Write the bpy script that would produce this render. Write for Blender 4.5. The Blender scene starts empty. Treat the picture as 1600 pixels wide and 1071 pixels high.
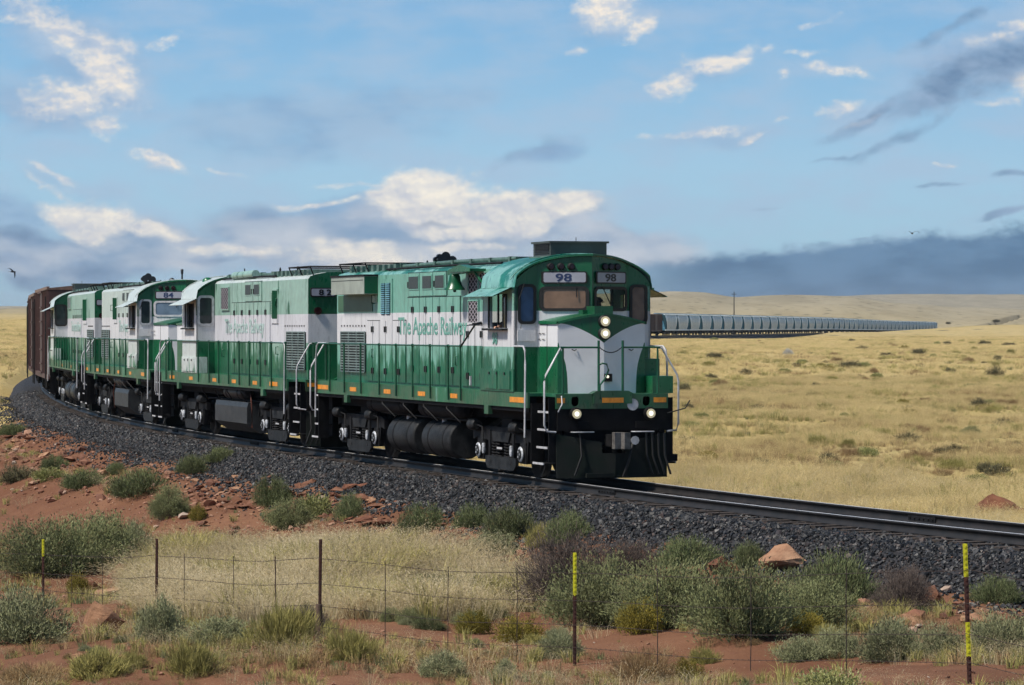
import bpy, math, random
import numpy as np
from mathutils import Vector
from mathutils.geometry import tessellate_polygon
random.seed(7); rng = np.random.default_rng(7)
SC = bpy.context.scene
COL = SC.collection
F = 5103.0; EYE = 3.156
# ------------------------------------------------------------------ camera, world, sun, exposure
cam = bpy.data.cameras.new('camera'); cam.sensor_width = 36.0; cam.lens = 36.0 * F / 1600.0
cam.clip_start = 0.5; cam.clip_end = 40000
cam_o = bpy.data.objects.new('camera', cam); COL.objects.link(cam_o)
cam_o.location = (0, 0, EYE)
cam_o.rotation_euler = (math.radians(90) - math.atan(24.5 / F), 0, 0)
SC.camera = cam_o
SC.view_settings.view_transform = 'Standard'; SC.view_settings.look = 'None'
SC.view_settings.exposure = 0.0; SC.view_settings.gamma = 1.0
SUN_EL, SUN_AZ = math.radians(54), math.radians(-118)      # azimuth from +Y towards +X
sun = bpy.data.lights.new('sun', 'SUN'); sun.energy = 4.9; sun.angle = math.radians(9); sun.color = (1.0, 0.94, 0.85)
sun_o = bpy.data.objects.new('sun', sun); COL.objects.link(sun_o)
sdir = Vector((math.sin(SUN_AZ) * math.cos(SUN_EL), math.cos(SUN_AZ) * math.cos(SUN_EL), math.sin(SUN_EL)))
sun_o.rotation_euler = sdir.to_track_quat('Z', 'Y').to_euler()
sun_o.location = (-40, 0, 40)

class NT:
    """small node-tree helper"""
    def __init__(s, tree): s.t = tree; s.n = tree.nodes; s.l = tree.links
    def new(s, typ, **kw):
        nd = s.n.new(typ)
        for k, v in kw.items():
            if k.startswith('i_'):
                key = k[2:]; key = int(key) if key.isdigit() else key.replace('_', ' ')
                s.put(nd.inputs[key], v)
            else: setattr(nd, k, v)
        return nd
    def put(s, sock, v):
        if isinstance(v, bpy.types.NodeSocket): s.l.new(v, sock)
        elif isinstance(v, bpy.types.Node): s.l.new(v.outputs[0], sock)
        else:
            if hasattr(sock.default_value, '__len__') and not hasattr(v, '__len__'): v = (v, v, v)
            if hasattr(sock.default_value, '__len__') and len(sock.default_value) == 4 and len(v) == 3: v = (*v, 1)
            sock.default_value = v
    def math(s, op, a, b=None, c=None, clamp=False):
        nd = s.n.new('ShaderNodeMath'); nd.operation = op; nd.use_clamp = clamp
        s.put(nd.inputs[0], a)
        if b is not None: s.put(nd.inputs[1], b)
        if c is not None: s.put(nd.inputs[2], c)
        return nd.outputs[0]
    def mix(s, f, a, b):
        nd = s.n.new('ShaderNodeMix'); nd.data_type = 'RGBA'; nd.clamp_factor = True
        s.put(nd.inputs[0], f); s.put(nd.inputs[6], a); s.put(nd.inputs[7], b); return nd.outputs[2]
    def noise(s, vec, scale, detail=4, rough=.55, dist=0.0):
        nd = s.n.new('ShaderNodeTexNoise')
        if vec is not None: s.put(nd.inputs['Vector'], vec)
        nd.inputs['Scale'].default_value = scale; nd.inputs['Detail'].default_value = detail
        nd.inputs['Roughness'].default_value = rough; nd.inputs['Distortion'].default_value = dist
        return nd.outputs[0]
    def map(s, vec, loc=(0, 0, 0), rot=(0, 0, 0), scale=(1, 1, 1), typ='POINT'):
        nd = s.n.new('ShaderNodeMapping'); nd.vector_type = typ; s.put(nd.inputs[0], vec)
        nd.inputs[1].default_value = loc; nd.inputs[2].default_value = rot; nd.inputs[3].default_value = scale
        return nd.outputs[0]
    def rng(s, v, a, b, c=0.0, d=1.0, smooth=True):
        nd = s.n.new('ShaderNodeMapRange'); nd.interpolation_type = 'SMOOTHSTEP' if smooth else 'LINEAR'
        s.put(nd.inputs[0], v)
        for i, q in enumerate((a, b, c, d)): s.put(nd.inputs[i + 1], q)
        return nd.outputs[0]
    def ramp(s, v, stops, interp='LINEAR'):
        nd = s.n.new('ShaderNodeValToRGB'); s.put(nd.inputs[0], v); cr = nd.color_ramp; cr.interpolation = interp
        while len(cr.elements) < len(stops): cr.elements.new(0.5)
        for e, (p, c) in zip(cr.elements, stops): e.position = p; e.color = (*c, 1)
        return nd.outputs[0]

def srgb(r, g, b):
    f = lambda c: (c / 255 / 12.92) if c / 255 <= .04045 else ((c / 255 + .055) / 1.055) ** 2.4
    return (f(r), f(g), f(b))

# ---- world: Nishita sky, with the banks of cloud laid over it by compass direction and elevation
W = bpy.data.worlds.new('World'); SC.world = W; W.use_nodes = True
n = NT(W.node_tree); n.n.clear()
out = n.new('ShaderNodeOutputWorld'); bg = n.new('ShaderNodeBackground'); n.l.new(bg.outputs[0], out.inputs[0])
sky = n.new('ShaderNodeTexSky'); sky.sky_type = 'NISHITA'; sky.sun_disc = False
sky.sun_elevation = SUN_EL; sky.sun_rotation = SUN_AZ; sky.altitude = 1600; sky.air_density = 1.0; sky.dust_density = 0.6; sky.ozone_density = 2.0
tc = n.new('ShaderNodeTexCoord')
sx = n.new('ShaderNodeSeparateXYZ'); n.l.new(tc.outputs['Generated'], sx.inputs[0])
az = n.math('ARCTAN2', sx.outputs[0], sx.outputs[1])
el = n.math('ARCSINE', sx.outputs[2])
cu = n.math('MULTIPLY', az, 5.103); cv = n.math('MULTIPLY', el, 5.103)      # thousands of "photo units": azimuth, elevation
cv3 = n.new('ShaderNodeCombineXYZ'); n.put(cv3.inputs[0], cu); n.put(cv3.inputs[1], cv)
UV = cv3.outputs[0]
nish = n.new('ShaderNodeVectorMath', operation='SCALE'); n.put(nish.inputs[0], sky.outputs[0]); nish.inputs[3].default_value = 0.085
low = n.ramp(n.rng(cv, 0.0, 0.62, smooth=False), [(0.0, srgb(160, 198, 218)), (0.18, srgb(168, 207, 228)), (0.4, srgb(164, 204, 230)), (0.7, srgb(138, 188, 226)), (1.0, srgb(118, 172, 219))])
base = n.mix(n.rng(el, 0.13, 0.5), low, nish.outputs[0])
n.put(bg.inputs[0], n.mix(n.rng(el, -.02, -.001), srgb(120, 110, 90), base)); bg.inputs[1].default_value = 1.0

# ------------------------------------------------------------------ geometry helpers
def link(o, parent=None, **props):
    COL.objects.link(o)
    if parent is not None: o.parent = parent
    for k, v in props.items():
        if v: o[k] = v
    return o
def empty(name, loc=(0, 0, 0), rz=0.0, label=None, cat=None, group=None):
    o = bpy.data.objects.new(name, None); o.location = loc; o.rotation_euler = (0, 0, rz); o.empty_display_size = .3
    return link(o, None, label=label, category=cat, group=group)
def mesh_np(name, V, Fc, mat=None, uv=None, smooth=False):
    V = np.asarray(V, dtype=np.float32); Fc = np.asarray(Fc, dtype=np.int32)
    me = bpy.data.meshes.new(name); k = Fc.shape[1]
    me.vertices.add(len(V)); me.vertices.foreach_set('co', V.ravel())
    me.loops.add(Fc.size); me.loops.foreach_set('vertex_index', Fc.ravel())
    me.polygons.add(len(Fc)); me.polygons.foreach_set('loop_start', np.arange(len(Fc), dtype=np.int32) * k)
    me.polygons.foreach_set('loop_total', np.full(len(Fc), k, dtype=np.int32))
    if smooth: me.polygons.foreach_set('use_smooth', np.ones(len(Fc), dtype=bool))
    me.update(calc_edges=True)
    if mat is not None: me.materials.append(mat)
    return me

class MB:
    def __init__(s): s.v = []; s.f = []; s.m = []; s.mats = []; s.sm = []
    def mi(s, mat):
        if mat not in s.mats: s.mats.append(mat)
        return s.mats.index(mat)
    def add(s, vs, fs, mat, smooth=False):
        b = len(s.v); s.v += [tuple(q) for q in vs]; i = s.mi(mat)
        for f in fs: s.f.append([b + k for k in f]); s.m.append(i); s.sm.append(smooth)
    def box(s, x0, x1, y0, y1, z0, z1, mat):
        if x0 > x1: x0, x1 = x1, x0
        if y0 > y1: y0, y1 = y1, y0
        s.add([(x0, y0, z0), (x1, y0, z0), (x1, y1, z0), (x0, y1, z0), (x0, y0, z1), (x1, y0, z1), (x1, y1, z1), (x0, y1, z1)],
              [(0, 3, 2, 1), (4, 5, 6, 7), (0, 1, 5, 4), (1, 2, 6, 5), (2, 3, 7, 6), (3, 0, 4, 7)], mat)
    def tube(s, pts, r, mat, n=7, r2=None, caps=True):
        pts = [Vector(p) for p in pts]; rings = []
        for i, p in enumerate(pts):
            d = (pts[min(i + 1, len(pts) - 1)] - pts[max(i - 1, 0)]).normalized()
            a = d.cross(Vector((0, 0, 1)))
            if a.length < .05: a = d.cross(Vector((0, 1, 0)))
            a.normalize(); b = d.cross(a)
            rr = r if r2 is None else r + (r2 - r) * i / max(1, len(pts) - 1)
            rings.append([p + (a * math.cos(t) + b * math.sin(t)) * rr for t in [2 * math.pi * k / n for k in range(n)]])
        vs = [q for ring in rings for q in ring]; fs = []
        for i in range(len(pts) - 1):
            for k in range(n): fs.append((i * n + k, i * n + (k + 1) % n, (i + 1) * n + (k + 1) % n, (i + 1) * n + k))
        s.add(vs, fs, mat, True)
        if caps: s.add(rings[0], [tuple(range(n))], mat); s.add(rings[-1], [tuple(reversed(range(n)))], mat)
    def lathe(s, c, axis, prof, mat, n=20):
        """profile [(along, radius)] about axis 'x','y' or 'z' through c"""
        vs = []; fs = []
        for (a, r) in prof:
            for k in range(n):
                t = 2 * math.pi * k / n; p, q = r * math.cos(t), r * math.sin(t)
                vs.append({'x': (c[0] + a, c[1] + p, c[2] + q), 'y': (c[0] + p, c[1] + a, c[2] + q), 'z': (c[0] + p, c[1] + q, c[2] + a)}[axis])
        for i in range(len(prof) - 1):
            for k in range(n): fs.append((i * n + k, i * n + (k + 1) % n, (i + 1) * n + (k + 1) % n, (i + 1) * n + k))
        s.add(vs, fs, mat, True)
        s.add(vs[:n], [tuple(range(n))], mat); s.add(vs[-n:], [tuple(range(n))], mat)
    def prism(s, poly, fn, d0, d1, mat, matside=None):
        """poly 2D, fn(u,v,d)->xyz, extruded d0..d1"""
        k = len(poly); a = [fn(u, v, d0) for u, v in poly]; b = [fn(u, v, d1) for u, v in poly]
        tri = tessellate_polygon([[Vector((u, v, 0)) for u, v in poly]])
        s.add(a, [tuple(t) for t in tri], mat); s.add(b, [tuple(t) for t in tri], mat)
        s.add(a + b, [(i, (i + 1) % k, k + (i + 1) % k, k + i) for i in range(k)], matside or mat)
    def holed(s, outer, holes, fn, d0, d1, mat):
        """plate with holes"""
        loops = [outer] + holes; flat = [q for lp in loops for q in lp]
        tri = tessellate_polygon([[Vector((u, v, 0)) for u, v in lp] for lp in loops])
        a = [fn(u, v, d0) for u, v in flat]; b = [fn(u, v, d1) for u, v in flat]
        s.add(a, [tuple(t) for t in tri], mat); s.add(b, [tuple(t) for t in tri], mat)
        o = 0
        for lp in loops:
            k = len(lp); s.add(a[o:o + k] + b[o:o + k], [(i, (i + 1) % k, k + (i + 1) % k, k + i) for i in range(k)], mat); o += k
    def mesh(s, name, fixn=True):
        me = bpy.data.meshes.new(name); me.from_pydata(s.v, [], s.f)
        for m in s.mats: me.materials.append(m)
        me.polygons.foreach_set('material_index', s.m); me.polygons.foreach_set('use_smooth', s.sm)
        me.update(); return me
    def build(s, name, parent=None, **props):
        return link(bpy.data.objects.new(name, s.mesh(name)), parent, **props)

def rrect(u0, u1, v0, v1, r=.05, k=4):
    pts = []
    for (cx, cy, a0) in ((u1 - r, v1 - r, 0), (u0 + r, v1 - r, 90), (u0 + r, v0 + r, 180), (u1 - r, v0 + r, 270)):
        for i in range(k + 1):
            t = math.radians(a0 + 90 * i / k); pts.append((cx + r * math.cos(t), cy + r * math.sin(t)))
    return pts

# ------------------------------------------------------------------ materials
def new_mat(name):
    m = bpy.data.materials.new(name); m.use_nodes = True; t = NT(m.node_tree)
    b = next(x for x in t.n if x.type == 'BSDF_PRINCIPLED'); return m, t, b
def simple(name, col, rough=.6, metal=0.0, var=.25, vscale=3.0, bump=0.0, bscale=40, emit=None, es=0.0, spec=None, var2=None):
    m, t, b = new_mat(name)
    co = t.new('ShaderNodeTexCoord').outputs['Object']
    nz = t.noise(co, vscale, 6, .6)
    c2 = var2 if var2 else tuple(q * (1 - var) for q in col); c1 = col if var2 else tuple(min(1, q * (1 + var * .6)) for q in col)
    t.put(b.inputs['Base Color'], t.mix(t.rng(nz, .3, .7), c2, c1))
    b.inputs['Roughness'].default_value = rough; b.inputs['Metallic'].default_value = metal
    if spec is not None: b.inputs['Specular IOR Level'].default_value = spec
    if bump:
        bp = t.new('ShaderNodeBump'); bp.inputs['Strength'].default_value = bump; bp.inputs['Distance'].default_value = .02
        t.put(bp.inputs['Height'], t.noise(co, bscale, 5, .6)); t.l.new(bp.outputs[0], b.inputs['Normal'])
    if emit: t.put(b.inputs['Emission Color'], emit); b.inputs['Emission Strength'].default_value = es
    return m
GREEN = (0.006, 0.105, 0.042)
def paint(name, green, fade_sheen, up, lowtop, lowbot, stripe=True, white=(.70, .70, .72), rough=.38, seed=0.0, streak=1.0, cut=.1):
    """weathered two-tone livery: chalk = faded green with sky reflection painted in; amount by height band and vertical streaks"""
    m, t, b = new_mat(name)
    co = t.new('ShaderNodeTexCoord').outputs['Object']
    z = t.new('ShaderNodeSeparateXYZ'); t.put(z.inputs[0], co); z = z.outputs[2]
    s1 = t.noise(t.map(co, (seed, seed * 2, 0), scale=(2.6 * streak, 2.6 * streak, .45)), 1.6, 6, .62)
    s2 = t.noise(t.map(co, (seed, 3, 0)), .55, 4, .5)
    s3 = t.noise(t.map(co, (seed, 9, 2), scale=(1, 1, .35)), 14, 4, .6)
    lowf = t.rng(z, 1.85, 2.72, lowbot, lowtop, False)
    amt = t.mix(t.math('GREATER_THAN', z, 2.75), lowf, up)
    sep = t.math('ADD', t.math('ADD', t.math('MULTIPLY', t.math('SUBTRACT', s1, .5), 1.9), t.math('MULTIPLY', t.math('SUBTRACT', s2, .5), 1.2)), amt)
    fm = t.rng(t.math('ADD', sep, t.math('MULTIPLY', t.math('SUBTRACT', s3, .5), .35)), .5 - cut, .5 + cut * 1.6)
    fade_sheen2 = t.mix(t.rng(s3, .3, .7), tuple(q * .72 for q in fade_sheen), fade_sheen)
    gc = t.mix(fm, t.mix(t.rng(s2, .3, .7), tuple(q * .8 for q in green), tuple(q * 1.3 for q in green)), fade_sheen2)
    if stripe:
        w = t.mix(t.rng(s1, .25, .75), tuple(q * .82 for q in white), white)
        w = t.mix(t.math('MULTIPLY', t.rng(s3, .55, .75), .35), w, (.33, .31, .32))
        st = t.math('MULTIPLY', t.math('GREATER_THAN', z, 2.742), t.math('LESS_THAN', z, 3.488))
        gc = t.mix(st, gc, w)
    rust = t.math('MULTIPLY', t.rng(t.noise(t.map(co, (seed, 1, 5), scale=(1, 1, .4)), 9, 6, .7), .62, .74), .6)
    gc = t.mix(rust, gc, (.06, .035, .022))
    soot = t.math('MULTIPLY', t.rng(t.noise(t.map(co, (seed, 5, 7), scale=(5, 5, .25)), 1.3, 5, .65), .52, .74), .42)
    gc = t.mix(soot, gc, (.035, .035, .03))
    dust = t.math('MULTIPLY', t.math('MULTIPLY', t.rng(z, 2.25, 1.45), t.rng(t.noise(t.map(co, (2, seed, 0)), 1.7, 6, .65), .35, .7)), .45)
    gc = t.mix(dust, gc, (.12, .095, .07))
    t.put(b.inputs['Base Color'], gc)
    t.put(b.inputs['Roughness'], t.rng(s3, .2, .8, rough - .08, rough + .15))
    bp = t.new('ShaderNodeBump'); bp.inputs['Strength'].default_value = .12; bp.inputs['Distance'].default_value = .015
    t.put(bp.inputs['Height'], t.noise(co, 1.6, 2, .5)); t.l.new(bp.outputs[0], b.inputs['Normal'])
    return m
M = {}
M['green'] = paint('green_gloss_paint', GREEN, (.03, .2, .11), .12, .12, .05, False, rough=.3)
M['front'] = paint('front_paint', GREEN, (.03, .2, .11), .15, .1, .0, True, rough=.3)
M['white'] = simple('white_paint', (.78, .78, .80), .4, var=.10, vscale=1.2)
M['sill'] = paint('sill_paint', (.008, .115, .05), (.12, .33, .24), .3, .3, .22, False, seed=4)
M['side98'] = paint('faded_sheen_side_paint_a', (.005, .115, .055), (.19, .44, .35), .95, .68, .0, True, seed=1.3)  # pale upper side and streaks: sky glare painted into the colour, over faded green
M['cab98'] = paint('faded_sheen_cab_paint_a', (.005, .12, .06), (.22, .47, .38), .98, .74, .02, True, seed=5.3)
M['roof98'] = paint('faded_sheen_roof_paint_a', (.008, .15, .10), (.20, .43, .38), .6, .5, .5, False, seed=2.1, rough=.3, streak=.25)
M['side82'] = paint('faded_sheen_side_paint_b', (.005, .10, .042), (.32, .50, .42), .82, .48, .08, True, white=(.66, .66, .7), seed=8.2)
M['cab82'] = paint('faded_sheen_cab_paint_b', (.03, .2, .11), (.62, .68, .66), 1.3, .95, .45, True, white=(.7, .7, .72), seed=3.1)
M['roof82'] = paint('faded_sheen_roof_paint_b', (.1, .3, .2), (.55, .62, .6), 1.2, 1, 1, False, seed=6.6)
M['side84'] = paint('faded_sheen_side_paint_c', (.006, .11, .048), (.55, .65, .6), 1.1, .62, .15, True, white=(.7, .7, .72), seed=12.2)
M['black'] = simple('black_undercarriage_paint', (.005, .005, .006), .75, var=.5, bump=.3, spec=.2)
M['dark'] = simple('dirty_dark_steel', (.010, .010, .011), .7, var=.5, vscale=6, bump=.4, spec=.25)
M['grime'] = simple('grimy_grey_steel', (.018, .019, .020), .6, var=.6, vscale=5, bump=.4, spec=.3)
M['tankgrey'] = simple('dusty_grey_tank', (.034, .036, .038), .5, var=.45, vscale=3, bump=.3, spec=.35)
M['pilot'] = simple('worn_black_plow', (.012, .013, .012), .75, var2=(.006, .012, .009), vscale=2.2, bump=.25, spec=.2)
M['silver'] = simple('silver_white_rail_paint', (.5, .5, .52), .4, var=.25, vscale=8)
M['cap'] = simple('pale_bearing_cap', (.5, .52, .55), .4, var=.6, vscale=12)
M['rail_green'] = simple('green_handrail_paint', (.008, .085, .04), .35, var=.3)
M['coup'] = simple('bare_worn_coupler_steel', (.13, .12, .11), .55, var=.6, vscale=7, bump=.4)
M['amber'] = simple('amber_reflector', (.75, .27, .02), .35, var=.25, vscale=9)
M['rubber'] = simple('black_rubber_gasket', (.008, .008, .008), .6, var=.2)
M['louv'] = simple('dark_louvre_recess', (.006, .007, .008), .7, var=.2)
M['slat'] = simple('grey_green_slat', (.2, .26, .25), .5, var=.3)
M['slatb'] = simple('bluish_vent_slat', (.16, .4, .5), .4, var=.3)
M['screen'] = simple('dark_filter_screen', (.045, .06, .06), .6, var=.3, vscale=20)
M['mesh'] = simple('radiator_lattice', (.42, .38, .42), .45, var=.2)
M['acgrey'] = simple('grey_green_roof_box', (.055, .07, .066), .5, var=.25, vscale=2)
M['boxtan'] = simple('pale_khaki_panel', (.32, .36, .31), .5, var=.2, vscale=2)
M['khaki'] = simple('dull_green_panel', (.045, .12, .06), .5, var=.2, vscale=2)
M['pipe'] = simple('roof_pipe_grey_green', (.09, .16, .13), .45, var=.4, vscale=8)
M['board'] = simple('number_board_face', (.33, .34, .40), .35, var=.12)
M['inkblue'] = simple('blue_black_numerals', (.02, .035, .1), .4, var=.1)
M['ink'] = simple('black_numerals', (.01, .01, .012), .4, var=.1)
M['lettering'] = simple('green_lettering', (.05, .26, .2), .4, var2=(.2, .42, .36), vscale=9)
M['dimletter'] = simple('faded_green_lettering', (.22, .42, .36), .4, var2=(.5, .58, .58), vscale=7)
M['lamp'] = simple('lit_headlamp', (.7, .62, .4), .25, emit=(1, .86, .55), es=.22, var=.1)
M['lampcore'] = simple('lit_headlamp_filament', (1, 1, .9), .3, emit=(1, .93, .72), es=1.1, var=.0)
M['lens'] = simple('dark_class_lamp_lens', (.03, .008, .01), .12, var=.1)
M['copper'] = simple('rusty_hose_red', (.12, .035, .02), .6)
M['skin'] = simple('skin', (.42, .22, .14), .5, var=.1)
M['shirt'] = simple('dark_shirt', (.02, .022, .03), .8, var=.2)
M['cabin'] = simple('cab_interior_grey_green', (.07, .1, .08), .7, var=.2)
def glass(name, tint, base, mixf, rough=.05):
    m, t, b = new_mat(name)
    co = t.new('ShaderNodeTexCoord').outputs['Object']
    c = t.mix(t.rng(t.noise(co, 3.5, 3, .5), .3, .7), tuple(q * .8 for q in base), tuple(q * 1.2 for q in base))
    t.put(b.inputs['Base Color'], c); b.inputs['Roughness'].default_value = rough
    tr = t.new('ShaderNodeBsdfTransparent'); tr.inputs[0].default_value = (*tint, 1)
    mx = t.new('ShaderNodeMixShader'); mx.inputs[0].default_value = mixf
    o = next(x for x in t.n if x.type == 'OUTPUT_MATERIAL')
    t.l.new(tr.outputs[0], mx.inputs[1]); t.l.new(b.outputs[0], mx.inputs[2]); t.l.new(mx.outputs[0], o.inputs[0]); return m
M['glass_brown'] = glass('brown_reflection_windshield', (.3, .2, .12), (.21, .125, .08), .88)  # brown reflection of the ground, painted into the pane's colour
M['glass_clear'] = glass('clear_windshield', (.9, .92, .88), (.05, .05, .04), .15)
M['glass_blue'] = glass('blue_tinted_door_glass', (.2, .25, .35), (.06, .1, .19), .85)
M['glass_dark'] = glass('dark_glass', (.25, .28, .28), (.035, .05, .055), .8)
M['glass_pane'] = glass('hazy_blue_windshield', (.3, .35, .4), (.12, .17, .24), .9)

# ------------------------------------------------------------------ track centre line (s grows backwards along the train)
_S = [-25, 0, 20, 40, 60, 75, 110]; _T = [0.489, 0.3215, 0.3325, 0.2676, 0.2177, 0.186, 0.155]
ss = np.arange(-70, 112, .5); th = np.interp(ss, _S, _T)
dx, dy = -np.sin(th), np.cos(th)
px_ = np.concatenate([[0], np.cumsum((dx[1:] + dx[:-1]) * .25)]); py_ = np.concatenate([[0], np.cumsum((dy[1:] + dy[:-1]) * .25)])
i0 = int(np.argmin(abs(ss))); px_ += 2.018 - px_[i0]; py_ += 66.15 - py_[i0]
p0 = np.array([px_[-1], py_[-1]]); m0 = np.array([dx[-1], dy[-1]]) * 700; p1 = np.array([30.4, 680.0]); m1 = np.array([.206, .979]) * 560
tt = np.linspace(0, 1, 200)[1:, None]
hm = (2 * tt**3 - 3 * tt**2 + 1) * p0 + (tt**3 - 2 * tt**2 + tt) * m0 + (-2 * tt**3 + 3 * tt**2) * p1 + (tt**3 - tt**2) * m1
far = [(30.4, 680), (96, 1000), (142.5, 1240), (197, 1510), (330, 2100)]
fx = []
for (a, b) in zip(far[:-1], far[1:]):
    k = int(math.dist(a, b) / 6)
    for i in range(1, k + 1): fx.append((a[0] + (b[0] - a[0]) * i / k, a[1] + (b[1] - a[1]) * i / k))
PX = np.concatenate([px_, hm[:, 0], [q[0] for q in fx]]); PY = np.concatenate([py_, hm[:, 1], [q[1] for q in fx]])
PS = -70 + np.concatenate([[0], np.cumsum(np.hypot(np.diff(PX), np.diff(PY)))])
for _ in range(12):   # ease the kinks of the far part
    j0 = len(ss); PX[j0:-1] = (PX[j0 - 1:-2] + 2 * PX[j0:-1] + PX[j0 + 1:]) / 4; PY[j0:-1] = (PY[j0 - 1:-2] + 2 * PY[j0:-1] + PY[j0 + 1:]) / 4
PZ = np.interp(PY, [0, 170, 420, 680, 1000, 1240, 1510, 2100], [0, 0, .7, 1.35, 1.35, .85, .7, .7])
def tp(s, lat=0.0):
    """point at s, lat>0 towards the camera side"""
    x, y, z = np.interp(s, PS, PX), np.interp(s, PS, PY), np.interp(s, PS, PZ)
    e = .4; ux, uy = np.interp(s + e, PS, PX) - np.interp(s - e, PS, PX), np.interp(s + e, PS, PY) - np.interp(s - e, PS, PY)
    L = math.hypot(ux, uy); ux /= L; uy /= L
    return x - uy * lat, y + ux * lat, z
def theading(s):
    e = .6; return math.atan2(np.interp(s + e, PS, PY) - np.interp(s - e, PS, PY), np.interp(s + e, PS, PX) - np.interp(s - e, PS, PX))
def tdist(X, Y):
    """signed distance to the centre line (+ = camera side), and track height there"""
    X = np.asarray(X, float).ravel(); Y = np.asarray(Y, float).ravel(); d = np.full(X.shape, 1e3); zt = np.zeros(X.shape); sg = np.ones(X.shape)
    st = 1
    for a in range(0, len(X), 20000):
        xs, ys = X[a:a + 20000], Y[a:a + 20000]
        D = (xs[:, None] - PX[None, ::3])**2 + (ys[:, None] - PY[None, ::3])**2
        k = np.clip(D.argmin(1) * 3, 1, len(PX) - 2)
        best = np.full(xs.shape, 1e9); sgn = np.ones(xs.shape); zz = np.zeros(xs.shape)
        for off in range(-3, 3):
            i = np.clip(k + off, 0, len(PX) - 2)
            ax, ay = PX[i], PY[i]; ux, uy = PX[i + 1] - ax, PY[i + 1] - ay; L2 = ux * ux + uy * uy
            t = np.clip(((xs - ax) * ux + (ys - ay) * uy) / L2, 0, 1)
            qx, qy = ax + ux * t, ay + uy * t; dd = np.hypot(xs - qx, ys - qy)
            cr = (xs - qx) * (-uy) + (ys - qy) * ux
            m = dd < best; best[m] = dd[m]; sgn[m] = np.sign(cr[m]); zz[m] = (PZ[i] + (PZ[i + 1] - PZ[i]) * t)[m]
        d[a:a + 20000] = best; sg[a:a + 20000] = sgn; zt[a:a + 20000] = zz
    return d * np.where(sg == 0, 1, sg), zt
# ---- value noise
_P = rng.random((256, 256))
def vnoise(x, y):
    xi = np.floor(x).astype(int); yi = np.floor(y).astype(int); fx_, fy_ = x - xi, y - yi
    fx_ = fx_ * fx_ * (3 - 2 * fx_); fy_ = fy_ * fy_ * (3 - 2 * fy_)
    g = lambda a, b: _P[a & 255, b & 255]
    return (g(xi, yi) * (1 - fx_) + g(xi + 1, yi) * fx_) * (1 - fy_) + (g(xi, yi + 1) * (1 - fx_) + g(xi + 1, yi + 1) * fx_) * fy_ - .5
def fbm(x, y, o=4):
    v = 0; a = 1
    for i in range(o): v = v + a * vnoise(x * 2**i + i * 17.3, y * 2**i + i * 5.1); a *= .5
    return v
CP = np.array([(5, 32, -.35), (9, 38, -.45), (.8, 40, -1.0), (3, 44, -.85), (-2.5, 44, -1.05), (-5.5, 52, -1.5), (-8.3, 59, -2.0), (-12, 80, -2.1), (-14, 95, -1.9), (-17, 115, -1.5),
               (0, 25, -1.0), (-8, 35, -1.5), (-12, 45, -1.9), (6.5, 47, -.7), (-3, 56, -1.25), (-7, 72, -1.6), (-22, 130, -1.2), (-26, 150, -.9), (0, 5, -1.2), (12, 20, -.6), (-15, 15, -1.6)])
def near_base(X, Y):
    w = 0; s = 0
    for (a, b, h) in CP:
        q = 1 / (((X - a)**2 + ((Y - b) * .8)**2) + 2)**1.6; w = w + q; s = s + q * h
    return s / w
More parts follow.
